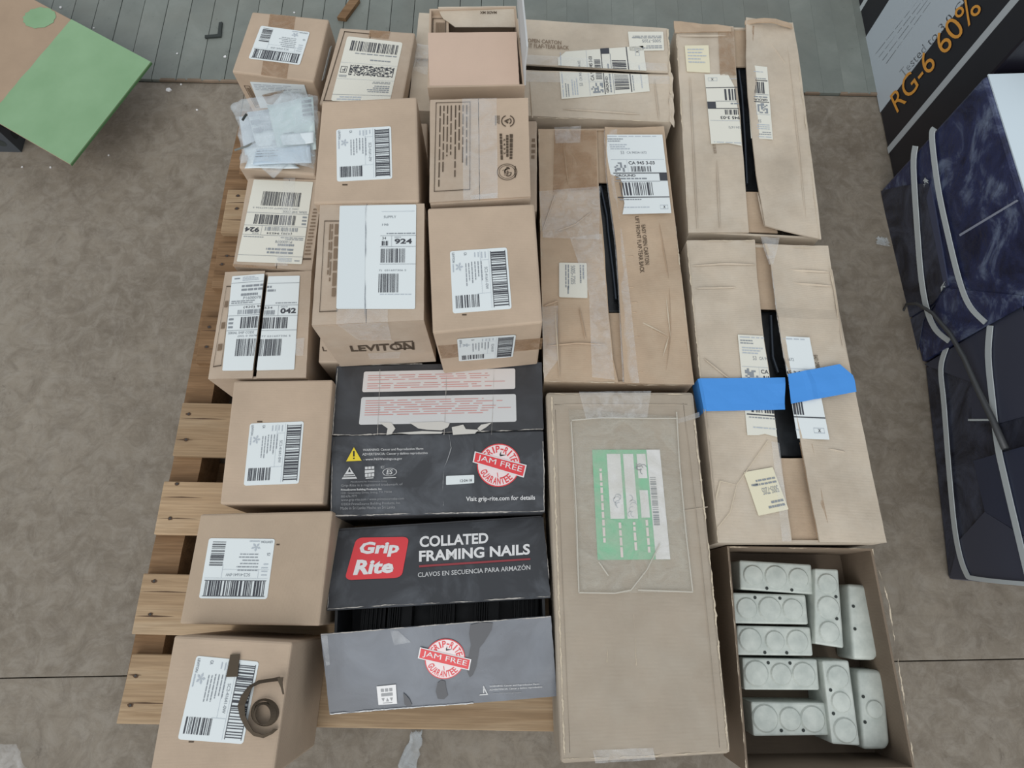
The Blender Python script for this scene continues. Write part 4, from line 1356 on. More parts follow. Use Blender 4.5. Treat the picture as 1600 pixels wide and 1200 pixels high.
# --- right column, lower, with the blue tape
zG = 0.306
qG = [(1073, 376), (1293, 386), (1384, 848), (1122, 848)]
rG, SG = flap_box('long_carton', 'long worn carton on the right held shut with bright blue tape', 'box', qG, zG, DECK, M_OLD)
fl = flap(rG, SG, [(1073, 376), (1094, 590), (1122, 848)], [(1179.5, 375), (1184, 440), (1188.5, 483), (1193, 525), (1203, 586), (1215, 690), (1231, 796), (1238, 848)], M_OLD, 81, amp=0.002, nv=24)
fr = flap(rG, SG, [(1191, 385), (1201, 417), (1211, 496), (1220, 552), (1229, 590), (1247, 690), (1262, 775), (1276, 848)],
          [(1293, 385), (1310, 498), (1330, 588), (1384, 848)], M_OLD, 82, amp=0.0015, nv=28,
          warp=lambda u, v: 0.010 * (1 - u) ** 2 + 0.003 + 0.005 * math.exp(-((v - 0.26) / 0.02) ** 2))
long_inner(rG, SG, [([(1150, 378), (1165, 482)], [(1225, 384), (1240, 484)]), ([(1195, 716), (1215, 846)], [(1275, 716), (1298, 846)])], M_OLDW, 83)
SGl, SGr = flat(zG + 0.0022), flat(zG + 0.0065)
pk = parcel_ink(84)
put_label(fl, SGl, [(1152.5, 523), (1193, 525), (1215, 684), (1167.5, 680)], 0, pk.cut(0.0, 0.46), M_LABELOLD,
          outline=[(1152.5, 523), (1192, 525), (1202, 588), (1214, 683), (1195, 678), (1185, 680), (1167.5, 680)])
put_label(fr, SGr, [(1219, 527), (1263, 529), (1294, 688), (1243, 686)], 0, pk.cut(0.54, 1.0), M_LABEL,
          outline=[(1220, 527), (1263, 529), (1294, 688), (1244, 686), (1232, 610)], h=0.006)
put_label(fl, SGl, [(1162, 738), (1207, 730), (1232, 796), (1185, 806)], 180, tag_ink(85), M_CREAM, name='tag', rnd=0.02)
put_print(Ink().text('EASY OPEN CARTON', 0, 0, 1, 1, 'b', 0.01).cut(0, 0.5), SGr, [(1271, 555), (1277, 555), (1281, 575), (1275, 575)], 90, fr, 0.001)
mb = MB()
sheet(mb, SGl, [(1094, 592), (1104, 643)], [(1225, 591), (1225, 641)], 12, 5, 0.0004, warp=lambda u, v: 0.0035 + 0.004 * max(0, u - 0.8) * 5 * (0.5 + 0.5 * math.sin(v * 6)), wobble=wob(0.001, 40, 7))
aL = SGl(1094, 592, 0.0035)
bL = SGl(1104, 643, 0.0035)
dz = Vector((-0.001, 0, -0.05))
mb.grid([[aL, bL], [aL + Vector((-0.0045, 0, -0.004)), bL + Vector((-0.0045, 0, -0.004))], [aL + dz + Vector((-0.003, 0, 0)), bL + dz + Vector((-0.003, 0, 0))]])
tb = mb.build('blue_tape', M_BLUE, rG)
tb['label'] = 'bright blue masking tape, left piece'
mb = MB()
sheet(mb, SGr, [(1228, 587), (1233, 633)], [(1309, 571), (1331, 590), (1335, 614)], 12, 6, 0.0004, warp=lambda u, v: 0.0105 - 0.002 * u + 0.0025 * math.exp(-((u - 0.32) / 0.04) ** 2), wobble=wob(0.001, 40, 8))
tb = mb.build('blue_tape', M_BLUE, rG)
tb['label'] = 'bright blue masking tape, right piece'
tape(fr, SGr, [(1187, 372), (1192, 390), (1200, 415)], [(1216, 374), (1214, 388), (1206, 416)], M_TAPEW, 5, 6, h=0.006, amp=0.003, seed=86)
tape(fl, SGl, [(1205, 690), (1222, 846)], [(1217, 692), (1236, 846)], M_TAPE, 3, 10, seed=87)
tape(fr, SGr, [(1248, 692), (1277, 846)], [(1268, 694), (1298, 846)], M_BROWNTAPE, 3, 10, h=0.003, seed=88)
mb = MB()
mb.poly([SGl(*p, 0.0016) for p in [(1199, 688), (1180, 715), (1150, 758), (1150.5, 759.5), (1181, 716), (1200.5, 689)]])
mb.poly([SGl(*p, 0.0016) for p in [(1124, 751), (1148, 757), (1149, 758.5), (1126, 753), (1119, 782), (1118, 776)]])
mb.poly([SGl(*p, 0.0016) for p in [(1150, 760), (1140, 800), (1120, 825), (1121, 826), (1141.2, 801), (1151, 761)]])
mb.build('crease', M_CARDEDGE, fl)
scuff(fl, SGl, [(1073, 378), (1094, 588)], 3, M_CARDEDGE, 89, dens=0.85)
scuff(fl, SGl, [(1104, 645), (1122, 846)], 2.5, M_CARDEDGE, 90, dens=0.6)
scuff(fl, SGl, [(1075, 377), (1178, 376)], 2.5, M_CARDEDGE, 91, dens=0.8)
scuff(fr, SGr, [(1204, 425), (1213, 500), (1228, 588)], 2.5, M_WORN, 92, h=0.007, dens=0.9)
scuff(fr, SGr, [(1225, 386), (1292, 387), (1310, 498)], 2.5, M_CARDEDGE, 93, h=0.0, dens=0.8)

# --- middle long carton
zH = 0.302
qH = [(841, 200), (1037, 198), (1083, 601), (850, 596)]
rH, SH = flap_box('long_carton', 'long worn carton in the middle with black metal showing through its taped slit', 'box', qH, zH, DECK, M_OLDW)
fl = flap(rH, SH, [(841, 201), (845, 400), (850, 596)], [(933, 203), (936, 300), (943, 370), (951, 490), (958, 560), (966, 598)], M_OLDW, 101, amp=0.002, nv=22)
fr = flap(rH, SH, [(944, 204), (947, 280), (962, 390), (967, 480), (972, 560), (974, 601)], [(1037, 198), (1055, 350), (1084, 601)], M_OLDW, 102, amp=0.0015, nv=22,
          warp=lambda u, v: 0.010 * (1 - u) ** 2 + 0.002)
long_inner(rH, SH, [([(905, 205), (915, 285)], [(968, 205), (975, 285)]), ([(930, 489), (940, 597)], [(995, 489), (1005, 599)])], M_OLDW, 103)
SHl, SHr = flat(zH + 0.0022), flat(zH + 0.0055)
put_label(fr, SHr, [(944.5, 213), (1034, 213), (1048, 336), (968, 337)], 0, parcel_ink(104), M_LABEL,
          outline=[(946, 213), (1034, 213), (1048, 335), (972, 337), (975, 320), (972, 303), (972, 290), (968, 280), (952, 274), (948, 262)], h=0.006)
put_print(Ink().text('EASY OPEN CARTON', 0, 0, 1, 1, 'b', 0.01), SHr, [(1002, 352), (1008, 351), (1015, 413), (1008, 414)], 90, fr, 0.001)
put_print(Ink().text('LIFT FRONT FLAP-TEAR BACK', 0, 0, 1, 1, 'b', 0.01), SHr, [(992, 339), (998, 338), (1007, 426), (1000, 427)], 90, fr, 0.001)
put_label(fl, SHl, [(873.5, 410.7), (916.6, 411.5), (918, 466), (873.5, 464.5)], 90, tag_ink(105), M_LABELOLD, name='tag', rnd=0.03)
tape(fl, SHl, [(866, 204), (864, 300)], [(932, 204), (933, 296)], M_BROWNTAPE, 6, 8, seed=106)
tape(fl, SHl, [(866, 200), (868, 225)], [(908, 198), (906, 224)], M_TAPEW, 5, 4, h=0.003, seed=107)
tape(fl, SHl, [(842, 300), (848, 372)], [(938, 292), (936, 375)], M_TAPEW, 8, 6, h=0.0028, amp=0.0015, seed=108)
tape(fl, SHl, [(890, 372), (920, 460), (925, 590)], [(940, 366), (948, 470), (960, 594)], M_TAPEW, 6, 12, h=0.0028, amp=0.0015, seed=109)
tape(fr, SHr, [(943, 206), (945, 270), (960, 385), (966, 470), (972, 598)], [(964, 204), (958, 275), (974, 385), (984, 470), (998, 600)], M_TAPEW, 5, 16, h=0.0055, amp=0.002, seed=110)
tape(fl, SHl, [(846, 480), (850, 592)], [(872, 478), (874, 560)], M_TAPE, 4, 6, seed=111)
scuff(fl, SHl, [(842, 203), (846, 400), (850, 595)], 2.5, M_CARDEDGE, 112, dens=0.5)
scuff(fl, SHl, [(852, 596), (960, 598)], 2.5, M_CARDEDGE, 113, dens=0.6)
scuff(fr, SHr, [(980, 601), (1082, 601), (1056, 352)], 2.5, M_CARDEDGE, 114, h=-0.002, dens=0.6)
mb = MB()
for a, b in (((985, 495), (1045, 525)), ((1045, 525), (1035, 560)), ((866, 470), (874, 590)), ((1040, 460), (1048, 530))):
    n = Vector((b[1] - a[1], a[0] - b[0])).normalized()
    mb.poly([SHr(a[0], a[1], 0.001), SHr((a[0] + b[0]) / 2 + n.x * 1.2, (a[1] + b[1]) / 2 + n.y * 1.2, 0.001), SHr(b[0], b[1], 0.001), SHr((a[0] + b[0]) / 2 - n.x, (a[1] + b[1]) / 2 - n.y, 0.001)])
mb.build('crease', M_CARDEDGE, fr)

for pts in ([(872, 470), (874, 590)], [(905, 480), (915, 530)], [(852, 541), (900, 536), (946, 538)], [(850, 478), (872, 470)], [(868, 300), (848, 360)], [(925, 330), (900, 350), (868, 362)], [(880, 225), (888, 290)]):
    ridge(rH, SHl, pts, M_OLDW, 3, 0.003, 0.0)
for pts in ([(1046, 440), (1048, 520), (1040, 590)], [(990, 500), (1046, 528)], [(1000, 440), (1012, 592)], [(1030, 345), (1046, 440)]):
    ridge(rH, SHr, pts, M_OLDW, 3, 0.003, -0.003)
rz = random.Random(8)
for i in range(26):
    y_ = 395 + i * 7.8 + rz.uniform(-1.5, 1.5)
    x_ = 972 + (y_ - 395) * 0.075 + rz.uniform(0, 3)
    ridge(rH, SHr, [(x_, y_), (x_ + rz.uniform(8, 18), y_ + rz.uniform(-1, 2))], M_OLDW, 3.5, 0.0028, 0.0012)
for pts in ([(1082, 415), (1130, 412), (1182, 413)], [(1087, 450), (1150, 449)], [(1100, 560), (1150, 600)], [(1098, 600), (1118, 800)]):
    ridge(rG, SGl, pts, M_OLD, 3, 0.0026, 0.0)
for pts in ([(1216, 498), (1309, 499)], [(1208, 420), (1296, 424)], [(1215, 440), (1300, 446)], [(1290, 700), (1322, 706)], [(1300, 420), (1318, 540)]):
    ridge(rG, SGr, pts, M_OLD, 4, 0.004, -0.002)
for pts in ([(1078, 120), (1084, 240), (1090, 358)], [(1062, 56), (1140, 56)], [(1120, 250), (1125, 356)]):
    ridge(rF, SFl, pts, M_OLD, 3, 0.0026, 0.0)
for pts in ([(1230, 62), (1246, 200), (1262, 358)], [(1185, 300), (1196, 352)], [(1200, 60), (1230, 100)]):
    ridge(rF, SFr, pts, M_OLD, 3, 0.003, -0.004)
for pts in ([(1022, 122), (1030, 186)], [(828, 124), (832, 184)], [(880, 170), (1000, 178)]):
    ridge(rE, SEp, pts, M_OLD, 3, 0.0026, 0.0)

# black metal contents
def metal_bar(label, left, right, z, glint):
    S = flat(z)
    q = [S(*left[0]), S(*right[0]), S(*right[-1]), S(*left[-1])]
    c = sum(q, Vector()) / 4
    r = thing('metal_channel', label, 'metal part', (c.x, c.y, DECK + 0.005))
    mb = MB()
    mb.hexa([Vector((p.x, p.y, DECK + 0.005)) for p in q[::-1]], q[::-1])
    mb.build('body', M_DARKMETAL, r, bevel=0.004)
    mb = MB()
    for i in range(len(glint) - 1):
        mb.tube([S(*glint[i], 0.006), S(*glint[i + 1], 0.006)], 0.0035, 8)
    mb.build('glint_rod', M_GALV if False else simple('glint_blue_metal', rgb(60, 66, 74), 0.15, 0.6), r)  # lighter bluish rod draws the glint along the black metal
    return r
metal_bar('black metal part inside the middle long carton', [(915, 288), (930, 488)], [(975, 288), (990, 488)], 0.275, [(938, 292), (948, 340), (950, 365), (958, 430), (962, 470)])
metal_bar('black metal part inside the upper right long carton', [(1135, 106), (1150, 298)], [(1185, 106), (1200, 298)], 0.275, [(1153, 112), (1158, 150), (1163, 225), (1166, 290)])
metal_bar('black metal part inside the blue-taped long carton', [(1175, 486), (1205, 714)], [(1230, 486), (1262, 714)], 0.280, [(1203, 495), (1206, 560), (1214, 584)])

# --- carton with the green packing-list pouch
zI = 0.312
qI = [(853, 612), (1084, 612), (1143, 1178), (876, 1194)]
rI, SI = solid_box('long_carton', 'long dull carton at bottom centre with a clear pouch and green packing slip', 'box', qI, zI, DECK, M_DULL, bevel=0.007)
mb = MB()
gl = [(925, 703), (1030.5, 703), (1047, 874), (933.6, 875)]
k = Ink(120)
k.rect(0.80, 0, 1, 1, 'w').rect(0.21, 0.36, 0.41, 0.96, 'w').rect(0.45, 0.36, 0.60, 0.96, 'w').rect(0.65, 0.73, 0.78, 0.96, 'w').rect(0.65, 0.37, 0.77, 0.62, 'w')
rr = random.Random(12)
y = 0.30
while y < 0.74:
    w = rr.choice((0.006, 0.006, 0.012, 0.018))
    k.rect(0.815, y, 0.90, y + w, 'g', 1)
    y += w + rr.choice((0.006, 0.006, 0.012))
for u, v0, v1 in ((0.09, 0.15, 0.82), (0.32, 0.02, 0.33), (0.52, 0.08, 0.33), (0.70, 0.06, 0.35)):
    y = v0
    while y < v1:
        h = rr.uniform(0.03, 0.09)
        k.rect(u, y, u + 0.035, min(v1, y + h), 'd', 1)
        y += h + 0.015
for i in range(7):
    a = rr.uniform(0, 300)
    k.ring(0.70 + rr.uniform(-0.04, 0.05), 0.84 + rr.uniform(-0.06, 0.06), 0.05, 0.03, 0.25, 'g', a, a + 130, 5, lay=1)
for i in range(6):
    a = rr.uniform(0, 300)
    k.ring(0.33 + rr.uniform(-0.03, 0.03), 0.50 + rr.uniform(-0.06, 0.06), 0.05, 0.03, 0.2, 'p', a, a + 160, 5, lay=1)
    k.ring(0.52 + rr.uniform(-0.03, 0.03), 0.46 + rr.uniform(-0.06, 0.1), 0.05, 0.03, 0.2, 'p', a, a + 160, 5, lay=1)
put_label(rI, SI, gl, 0, k, M_GREENPRINT, name='packing_slip', rnd=0.004, h=0.002, text='green and white packing slip')
mb = MB()
sheet(mb, SI, [(888, 640), (892, 700), (903, 927)], [(1058, 652), (1062, 720), (1082, 925)], 14, 18, 0.0003, warp=lambda u, v: 0.0046 + 0.003 * math.sin(math.pi * u) * math.sin(math.pi * v), wobble=wob(0.0022, 26, 121))
po = mb.build('clear_pouch', M_POUCH, rI, smooth=True)
po['label'] = 'wrinkled clear plastic pouch'
mb = MB()
for pth in ([(892, 660), (900, 800), (904, 925)], [(1056, 645), (1060, 720), (1070, 830), (1081, 924)], [(904, 926), (960, 927), (985, 922), (996, 908)], [(996, 922), (1081, 925)],
            [(893, 658), (940, 654), (1000, 655), (1058, 655)], [(996, 908), (1010, 890), (1030, 850)], [(935, 878), (950, 900)]):
    mb.tube([SI(x, y, 0.0065) for x, y in pth], 0.0013, 6)
mb.build('pouch_seam', M_FILMEDGE, rI)
tape(rI, SI, [(904, 614), (915, 656)], [(1016, 613), (1010, 654)], M_TAPEW, 8, 5, h=0.008, amp=0.002, seed=122)
tape(rI, SI, [(926, 1172), (930, 1192)], [(1020, 1168), (1024, 1187)], M_TAPEW, 8, 4, h=0.002, amp=0.003, seed=123)
tape(rI, SI, [(1058, 655), (1060, 662)], [(1092, 644), (1093, 652)], M_TAPE, 5, 3, seed=124)
scuff(rI, SI, [(862, 620), (872, 900), (882, 1180)], 4, M_CARDEDGE, 125, dens=0.9)
scuff(rI, SI, [(1080, 618), (1110, 880), (1138, 1172)], 4, M_CARDEDGE, 126, dens=0.75)
scuff(rI, SI, [(858, 616), (905, 616)], 3, M_CARDEDGE, 127, dens=0.7)
scuff(rI, SI, [(1020, 616), (1078, 616)], 3, M_CARDEDGE, 128, dens=0.7)
scuff(rI, SI, [(880, 1186), (1000, 1182), (1140, 1174)], 4, M_CARDEDGE, 129, dens=0.6)
scuff(rI, SI, [(990, 960), (992, 985), (994, 1040)], 1.6, M_CARDEDGE, 130, dens=0.6, name='crease')
scuff(rI, SI, [(951, 1000), (948, 1035)], 1.4, M_CARDEDGE, 131, dens=0.6, name='crease')

for pts in ([(868, 640), (878, 900), (890, 1176)], [(1068, 630), (1096, 880), (1124, 1168)], [(866, 632), (1074, 632)], [(1062, 798), (1106, 792)]):
    ridge(rI, SI, pts, M_DULL, 3, 0.002, 0.0)

# ================================================================== open carton of steel boxes
zJ = 0.262
qJ = [(1136, 853), (1363, 857), (1430, 1203), (1166, 1206)]
q, c = base_of(qJ, zJ, DECK)
rJ = thing('open_carton', 'open carton at bottom right holding grey steel electrical boxes', 'box', c)
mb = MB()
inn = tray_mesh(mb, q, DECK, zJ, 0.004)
mb.build('body', cardboard('shade_browned_cardboard', rgb(124, 110, 95), var=0.15), rJ)  # body colour darkened to carry the shade inside the carton
SJ = flat(zJ)
scuff(rJ, SJ, [(1363, 858), (1388, 939), (1430, 1203)], 3.5, M_CARDEDGE, 140, h=0.0008, dens=0.55)
scuff(rJ, SJ, [(1137, 855), (1166, 1205)], 2.5, M_CARDEDGE, 141, dens=0.5)
scuff(rJ, SJ, [(1140, 855), (1362, 858)], 2.5, M_CARDEDGE, 142, dens=0.4)
def steel_box(label, quad, z, kind, holes):
    S = flat(z)
    q = [S(*p) for p in quad]
    c = sum(q, Vector()) / 4
    r = thing('electrical_box', label, 'electrical box', (c.x, c.y, DECK + 0.005), 'steel boxes in the open carton')
    mb = MB()
    q2 = q[::-1]
    if 'round' in kind:
        # long edge on the right rolls down
        cut = 0.16
        TL, TR, BR, BL = q
        pts = [TL + (TR - TL) * 0.0, TL + (TR - TL) * 0.85, TR + (BR - TR) * 0.08, BR + (TR - BR) * 0.08, BL + (BR - BL) * 0.85, BL]
        pts = pts[::-1]
        mb.hexa([Vector((p.x, p.y, DECK + 0.005)) for p in pts], pts)
        body = mb.build('body', M_SPANGLE, r, bevel=0.009, smooth=True)
    else:
        mb.hexa([Vector((p.x, p.y, DECK + 0.005)) for p in q2], q2)
        body = mb.build('body', M_SPANGLE, r, bevel=0.0035)
    cs = corners(S, quad, 0, 0.0)
    w, d = (cs[1] - cs[0]).length, (cs[3] - cs[0]).length
    lng = w > d
    for (t, s, rad) in kind_knock(kind, lng):
        u, v = (t, s) if lng else (s, t)
        p = bil(cs, u, v)
        rm = rad * min(w, d)
        nb = MB()
        n = 20
        ring = lambda rr_, h: [p + Vector((rr_ * math.cos(6.28319 * i / n), rr_ * math.sin(6.28319 * i / n), h)) for i in range(n)]
        # stamped disc: shallow groove round a slightly raised plate
        R0, R1, R2 = ring(rm * 1.06, 0.0002), ring(rm * 0.94, 0.0030), ring(rm * 0.2, 0.0042)
        nb.grid([R0 + [R0[0]], R1 + [R1[0]], R2 + [R2[0]]])
        nb.poly(R2)
        nb.build('knockout', M_SPANGLE, r, smooth=False)
    for (t, s) in holes:
        u, v = (t, s) if lng else (s, t)
        p = bil(cs, u, v)
        nb = MB()
        nb.poly([p + Vector((0.0032 * math.cos(6.28319 * i / 12), 0.0032 * math.sin(6.28319 * i / 12), 0.0006)) for i in range(12)])
        nb.build('screw_hole', M_HOLE, r)
    return r
def kind_knock(kind, lng):
    if kind == 'three':
        return [(0.18, 0.5, 0.34), (0.49, 0.5, 0.38), (0.80, 0.5, 0.34)]
    if kind == 'threeb':
        return [(0.17, 0.52, 0.40), (0.50, 0.5, 0.34), (0.80, 0.5, 0.38)]
    if kind == 'round':
        return [(0.5, 0.52, 0.30)]
    return []
zi = 0.21
steel_box('grey steel electrical box at the top left of the open carton', [(1155.5, 875), (1268, 882), (1272, 929), (1157, 921)], zi, 'three', [(0.36, 0.1), (0.70, 0.1)])
steel_box('grey steel electrical box, second from the top in the left row', [(1145, 926), (1259, 929.5), (1263.5, 976), (1147, 974)], zi, 'three', [(0.30, 0.86), (0.64, 0.86)])
steel_box('grey steel electrical box, middle of the left row', [(1151.6, 977.5), (1266.5, 980), (1271, 1025), (1152.5, 1023.6)], zi, 'threeb', [(0.36, 0.1), (0.65, 0.1)])
steel_box('grey steel electrical box, fourth down in the left row', [(1160, 1028), (1277, 1030), (1281, 1078.5), (1163, 1078)], zi, 'threeb', [(0.34, 0.86), (0.63, 0.86)])
steel_box('grey steel electrical box at the bottom of the left row', [(1173.5, 1096.5), (1290, 1098), (1296.5, 1149), (1177.4, 1150.5)], zi, 'threeb', [(0.37, 0.16), (0.66, 0.16)])
steel_box('upright grey steel electrical box at the upper middle of the open carton', [(1273.4, 888), (1310, 889.5), (1319, 1013), (1273.5, 1006)], zi + 0.012, 'three', [(0.36, 0.8), (0.64, 0.82)])
steel_box('tilted grey steel electrical box at the lower middle of the open carton', [(1284.5, 1032), (1326.5, 1032), (1344.5, 1165.5), (1300, 1162.5)], zi + 0.012, 'threeb', [(0.36, 0.18), (0.64, 0.18)])
steel_box('shiny round-edged steel box at the upper right of the open carton', [(1325, 912), (1367, 915), (1374, 1032), (1333.4, 1031)], zi, 'plainround', [(0.4, 0.14), (0.7, 0.14)])
steel_box('dull round-edged steel box at the lower right of the open carton', [(1340, 1047), (1381, 1047), (1392, 1171.5), (1348.4, 1171.5)], zi, 'round', [(0.34, 0.14), (0.66, 0.14)])

# ================================================================== open box on top of the back carton
zc = 0.50
qC = [(671, 14), (806, 10), (820, 134), (668, 137)]
q, c = base_of(qC, zc, zE + 0.004)
rC = thing('cardboard_box', 'open tan box with pink-brown front flap, standing on the back carton', 'box', c)
mb = MB()
tray_mesh(mb, q, zE + 0.004, zc, 0.004)
mb.build('body', M_TAN, rC)
SC = flat(zc)
TLc, TRc, BRc, BLc = q
PF = plane3(SC(669, 135), SC(812, 133), at(740, 51, zc + 0.012))
flap(rC, PF, [(668.5, 51), (671, 134)], [(807, 50), (811.5, 132)], M_PINK, 151, amp=0.0004, ragged=0.2)
PB = plane3(SC(684, 11), SC(806, 9), at(750, 42, zc - 0.012))
mb = MB()
sheet(mb, PB, [(684, 11), (690, 27), (711, 42)], [(806, 9), (806, 26), (806, 42)], 8, 6, 0.003, wobble=wob(0.0006, 20, 4), ragged=0.4)
fb = mb.build('flap', M_OLD, rC)
put_print(Ink(152).text('MADE MX', 0, 0, 1, 1, 'b', 0.02), PB, [(750, 18), (776, 18), (776, 22), (750, 22)], 180, fb, 0.001)
fw = flap(rC, Plane(SC.p - Vector((0, 0, 0.012)), SC.n), [(673, 14), (671, 132)], [(700, 14), (704, 132)], M_TAN, 153, amp=0.0004, ragged=0.2)
put_print(Ink(154).frame(0, 0, 1, 1, 0.06, 0.01, 'b').lines(0.25, 0.03, 0.9, 0.97, 1, 's', 0.9, 0), Plane(SC.p - Vector((0, 0, 0.0115)), SC.n), [(676, 29), (697, 29), (697, 120), (674, 120)], 0, fw, 0.001)
mb = MB()
a, b = SC(819, 133), SC(808, 12)
tilt = Vector((0.004, 0, 0.10))
n = Vector((0.0035, 0, 0))
rows = []
for j in range(7):
    t = j / 6
    p0 = a + (b - a) * t
    lean = -0.002
    rows.append([p0, p0 + Vector((lean * 0.5, 0, 0.05)), p0 + Vector((lean + 0.004, 0, 0.098 + 0.002 * math.sin(9 * t)))])
mb.grid(rows)
mb.grid([[p + n for p in r_] for r_ in rows], flip=True)
ed = [r_[2] for r_ in rows]
mb.grid([ed, [p + n for p in ed]])
mb.grid([rows[0], [p + n for p in rows[0]]])
mb.grid([rows[-1], [p + n for p in rows[-1]]])
mb.build('flap', simple('pale_grey_cardboard_side', rgb(190, 192, 192), 0.7), rC)

# ================================================================== things lying on the cartons
# bag of papers
SBg = flat(zL + 0.010)
pb = at(430, 220, zL)
rb_ = thing('plastic_bag', 'crumpled clear plastic bag full of white papers', 'bag', (pb.x, pb.y, zL))
def paper(px, h, seed, mat, ink=None, name='paper'):
    mb = MB()
    sheet(mb, SBg, [px[0], px[3]], [px[1], px[2]], 10, 8, 0.0004, warp=lambda u, v: h, wobble=wob(0.005, 16, seed))
    o = mb.build(name, mat, rb_, smooth=True)
    if ink:
        put_print(ink, SBg, px, 0, o, h + 0.006)
    return o
paper([(388, 178), (470, 166), (496, 222), (404, 238)], 0.006, 1, M_PAPER, Ink(201).lines(0.02, 0.35, 0.18, 0.98, 3, 'p', 0.6, 0).lines(0.2, 0.4, 0.42, 0.95, 7, 'p', 0.6, 0.1))
paper([(420, 170), (492, 158), (496, 238), (438, 246)], 0.012, 2, simple('pale_paper', rgb(206, 222, 222), 0.5), Ink(202).lines(0.75, 0.6, 0.98, 0.95, 4, 'g', 0.6, 0.1).lines(0.25, 0.28, 0.6, 0.36, 2, 'g', 0.4))
paper([(384, 236), (470, 226), (494, 248), (396, 262)], 0.010, 3, M_PAPER)
paper([(374, 184), (420, 178), (440, 236), (384, 244)], 0.003, 7, simple('film_white_paper', rgb(206, 214, 220), 0.5))
paper([(392, 246), (440, 240), (470, 266), (384, 266)], 0.008, 8, M_PAPER)
paper([(404, 240), (488, 234), (490, 262), (398, 264)], 0.016, 4, simple('blue_white_paper', rgb(200, 216, 228), 0.5), Ink(203).lines(0.05, 0.3, 0.45, 0.8, 3, 'g', 0.3))
paper([(442, 220), (494, 214), (494, 232), (446, 236)], 0.021, 5, M_PAPER)
mb = MB()
sheet(mb, SBg, [(361, 169), (372, 195), (374, 215), (379, 242), (376, 262)], [(497, 154), (498, 190), (495, 220), (492, 268)], 26, 18, 0.0004,
      warp=lambda u, v: 0.022 * (math.sin(math.pi * min(1, max(0, u)))) ** 0.5 + 0.004, wobble=wob(0.010, 26, 9), ragged=1.2, seed=5)
mb.build('bag_film', M_BAG, rb_, smooth=True)
mb = MB()
sheet(mb, SBg, [(405, 262), (425, 277)], [(452, 262), (428, 278)], 6, 5, 0.0004, warp=lambda u, v: 0.012 - 0.014 * v, wobble=wob(0.003, 40, 3))
mb.build('bag_tip', M_BAG, rb_, smooth=True)
mb = MB()
mb.tube([SBg(x, y, 0.034) for x, y in ((388, 204), (391, 199), (394, 195))], 0.0028, 6)
mb.build('print_mark', M_HOLE, rb_)
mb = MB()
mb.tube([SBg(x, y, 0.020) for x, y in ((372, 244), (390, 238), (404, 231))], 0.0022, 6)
mb.build('fold_shadow_strip', simple('fold_shadow_grey', rgb(112, 116, 112), 0.4), rb_)  # grey strip paints the shadow along a fold of the bag

# coiled strap and strap scrap on the bottom left carton
def zp(x, y):
    return (160 + x * .25, 900 + y * .25)
cst = SP(*zp(1000, 840))
rc = thing('coiled_strap', 'curled brown strap lying coiled on the bottom left carton', 'strap', (cst.x, cst.y, zP))
outer = [((1110, 628), (1142, 650)), ((1060, 638), (1075, 656)), ((980, 650), (1000, 668)), ((915, 688), (952, 690)), ((868, 750), (930, 738)), ((848, 812), (905, 800)),
         ((863, 882), (908, 865)), ((898, 950), (930, 915)), ((948, 998), (960, 965)), ((1010, 1012), (1015, 985)), ((1065, 986), (1060, 970)), ((1100, 956), (1085, 948))]
def ribbon(rows, ha, hb, name, th=0.0016):
    mb = MB()
    A = [SP(*zp(*a), ha) for a, b in rows]
    B = [SP(*zp(*b), hb) for a, b in rows]
    n = Vector((0, 0, th))
    mb.grid([A, B])
    mb.grid([[p + n for p in A], [p + n for p in B]], flip=True)
    mb.grid([A, [p + n for p in A]])
    mb.grid([B, [p + n for p in B]])
    return mb.build(name, M_STRAP, rc, smooth=False)
ribbon(outer, 0.001, 0.010, 'outer_curl')
for jj, (sx, sy, ro, ri, h0) in enumerate(((1018, 852, 88, 68, 0.001), (1024, 858, 74, 54, 0.006))):
    rows = []
    for i in range(25):
        t = 2 * math.pi * i / 24 + 0.3
        rows.append(((sx + ro * math.cos(t), sy + ro * 1.0 * math.sin(t)), (sx + ri * 0.86 * math.cos(t), sy + ri * 1.15 * math.sin(t))))
    ribbon(rows, h0, h0 + 0.008, 'inner_coil')
ribbon([((1108, 630), (1145, 628)), ((1112, 655), (1140, 655)), ((1128, 690), (1142, 690)), ((1140, 735), (1150, 733))], 0.010, 0.011, 'strap_end')
mb = MB()
a = [SP(*zp(*p), 0.0022) for p in ((805, 490), (862, 487), (850, 628), (778, 630))]
mb.hexa([p for p in a[::-1]], [p + Vector((0, 0, 0.0018)) for p in a[::-1]])
o = mb.build('strap_scrap', M_STRAP, loc=a[0])
tag(o, 'short dark strap scrap lying across the bottom left label', 'strap')

# ================================================================== right side: cable box and wrapped bundles
def bundle(name, label, cat, pN, pS, height, depth, mat, mat_top=None):
    A, B = at(*pN, 0), at(*pS, 0)
    A.z = B.z = 0
    d = (B - A).normalized()
    e = Vector((-d.y, d.x, 0))
    if e.x < 0:
        e = -e
    c = (A + B) / 2 + e * depth / 2
    r = thing(name, label, cat, c)
    mb = MB()
    base = [A, B, B + e * depth, A + e * depth]
    mb.hexa(base, [p + Vector((0, 0, height)) for p in base])
    mb.build('body', mat, r, bevel=0.008)
    return r, Plane(A, -e), A, B, e

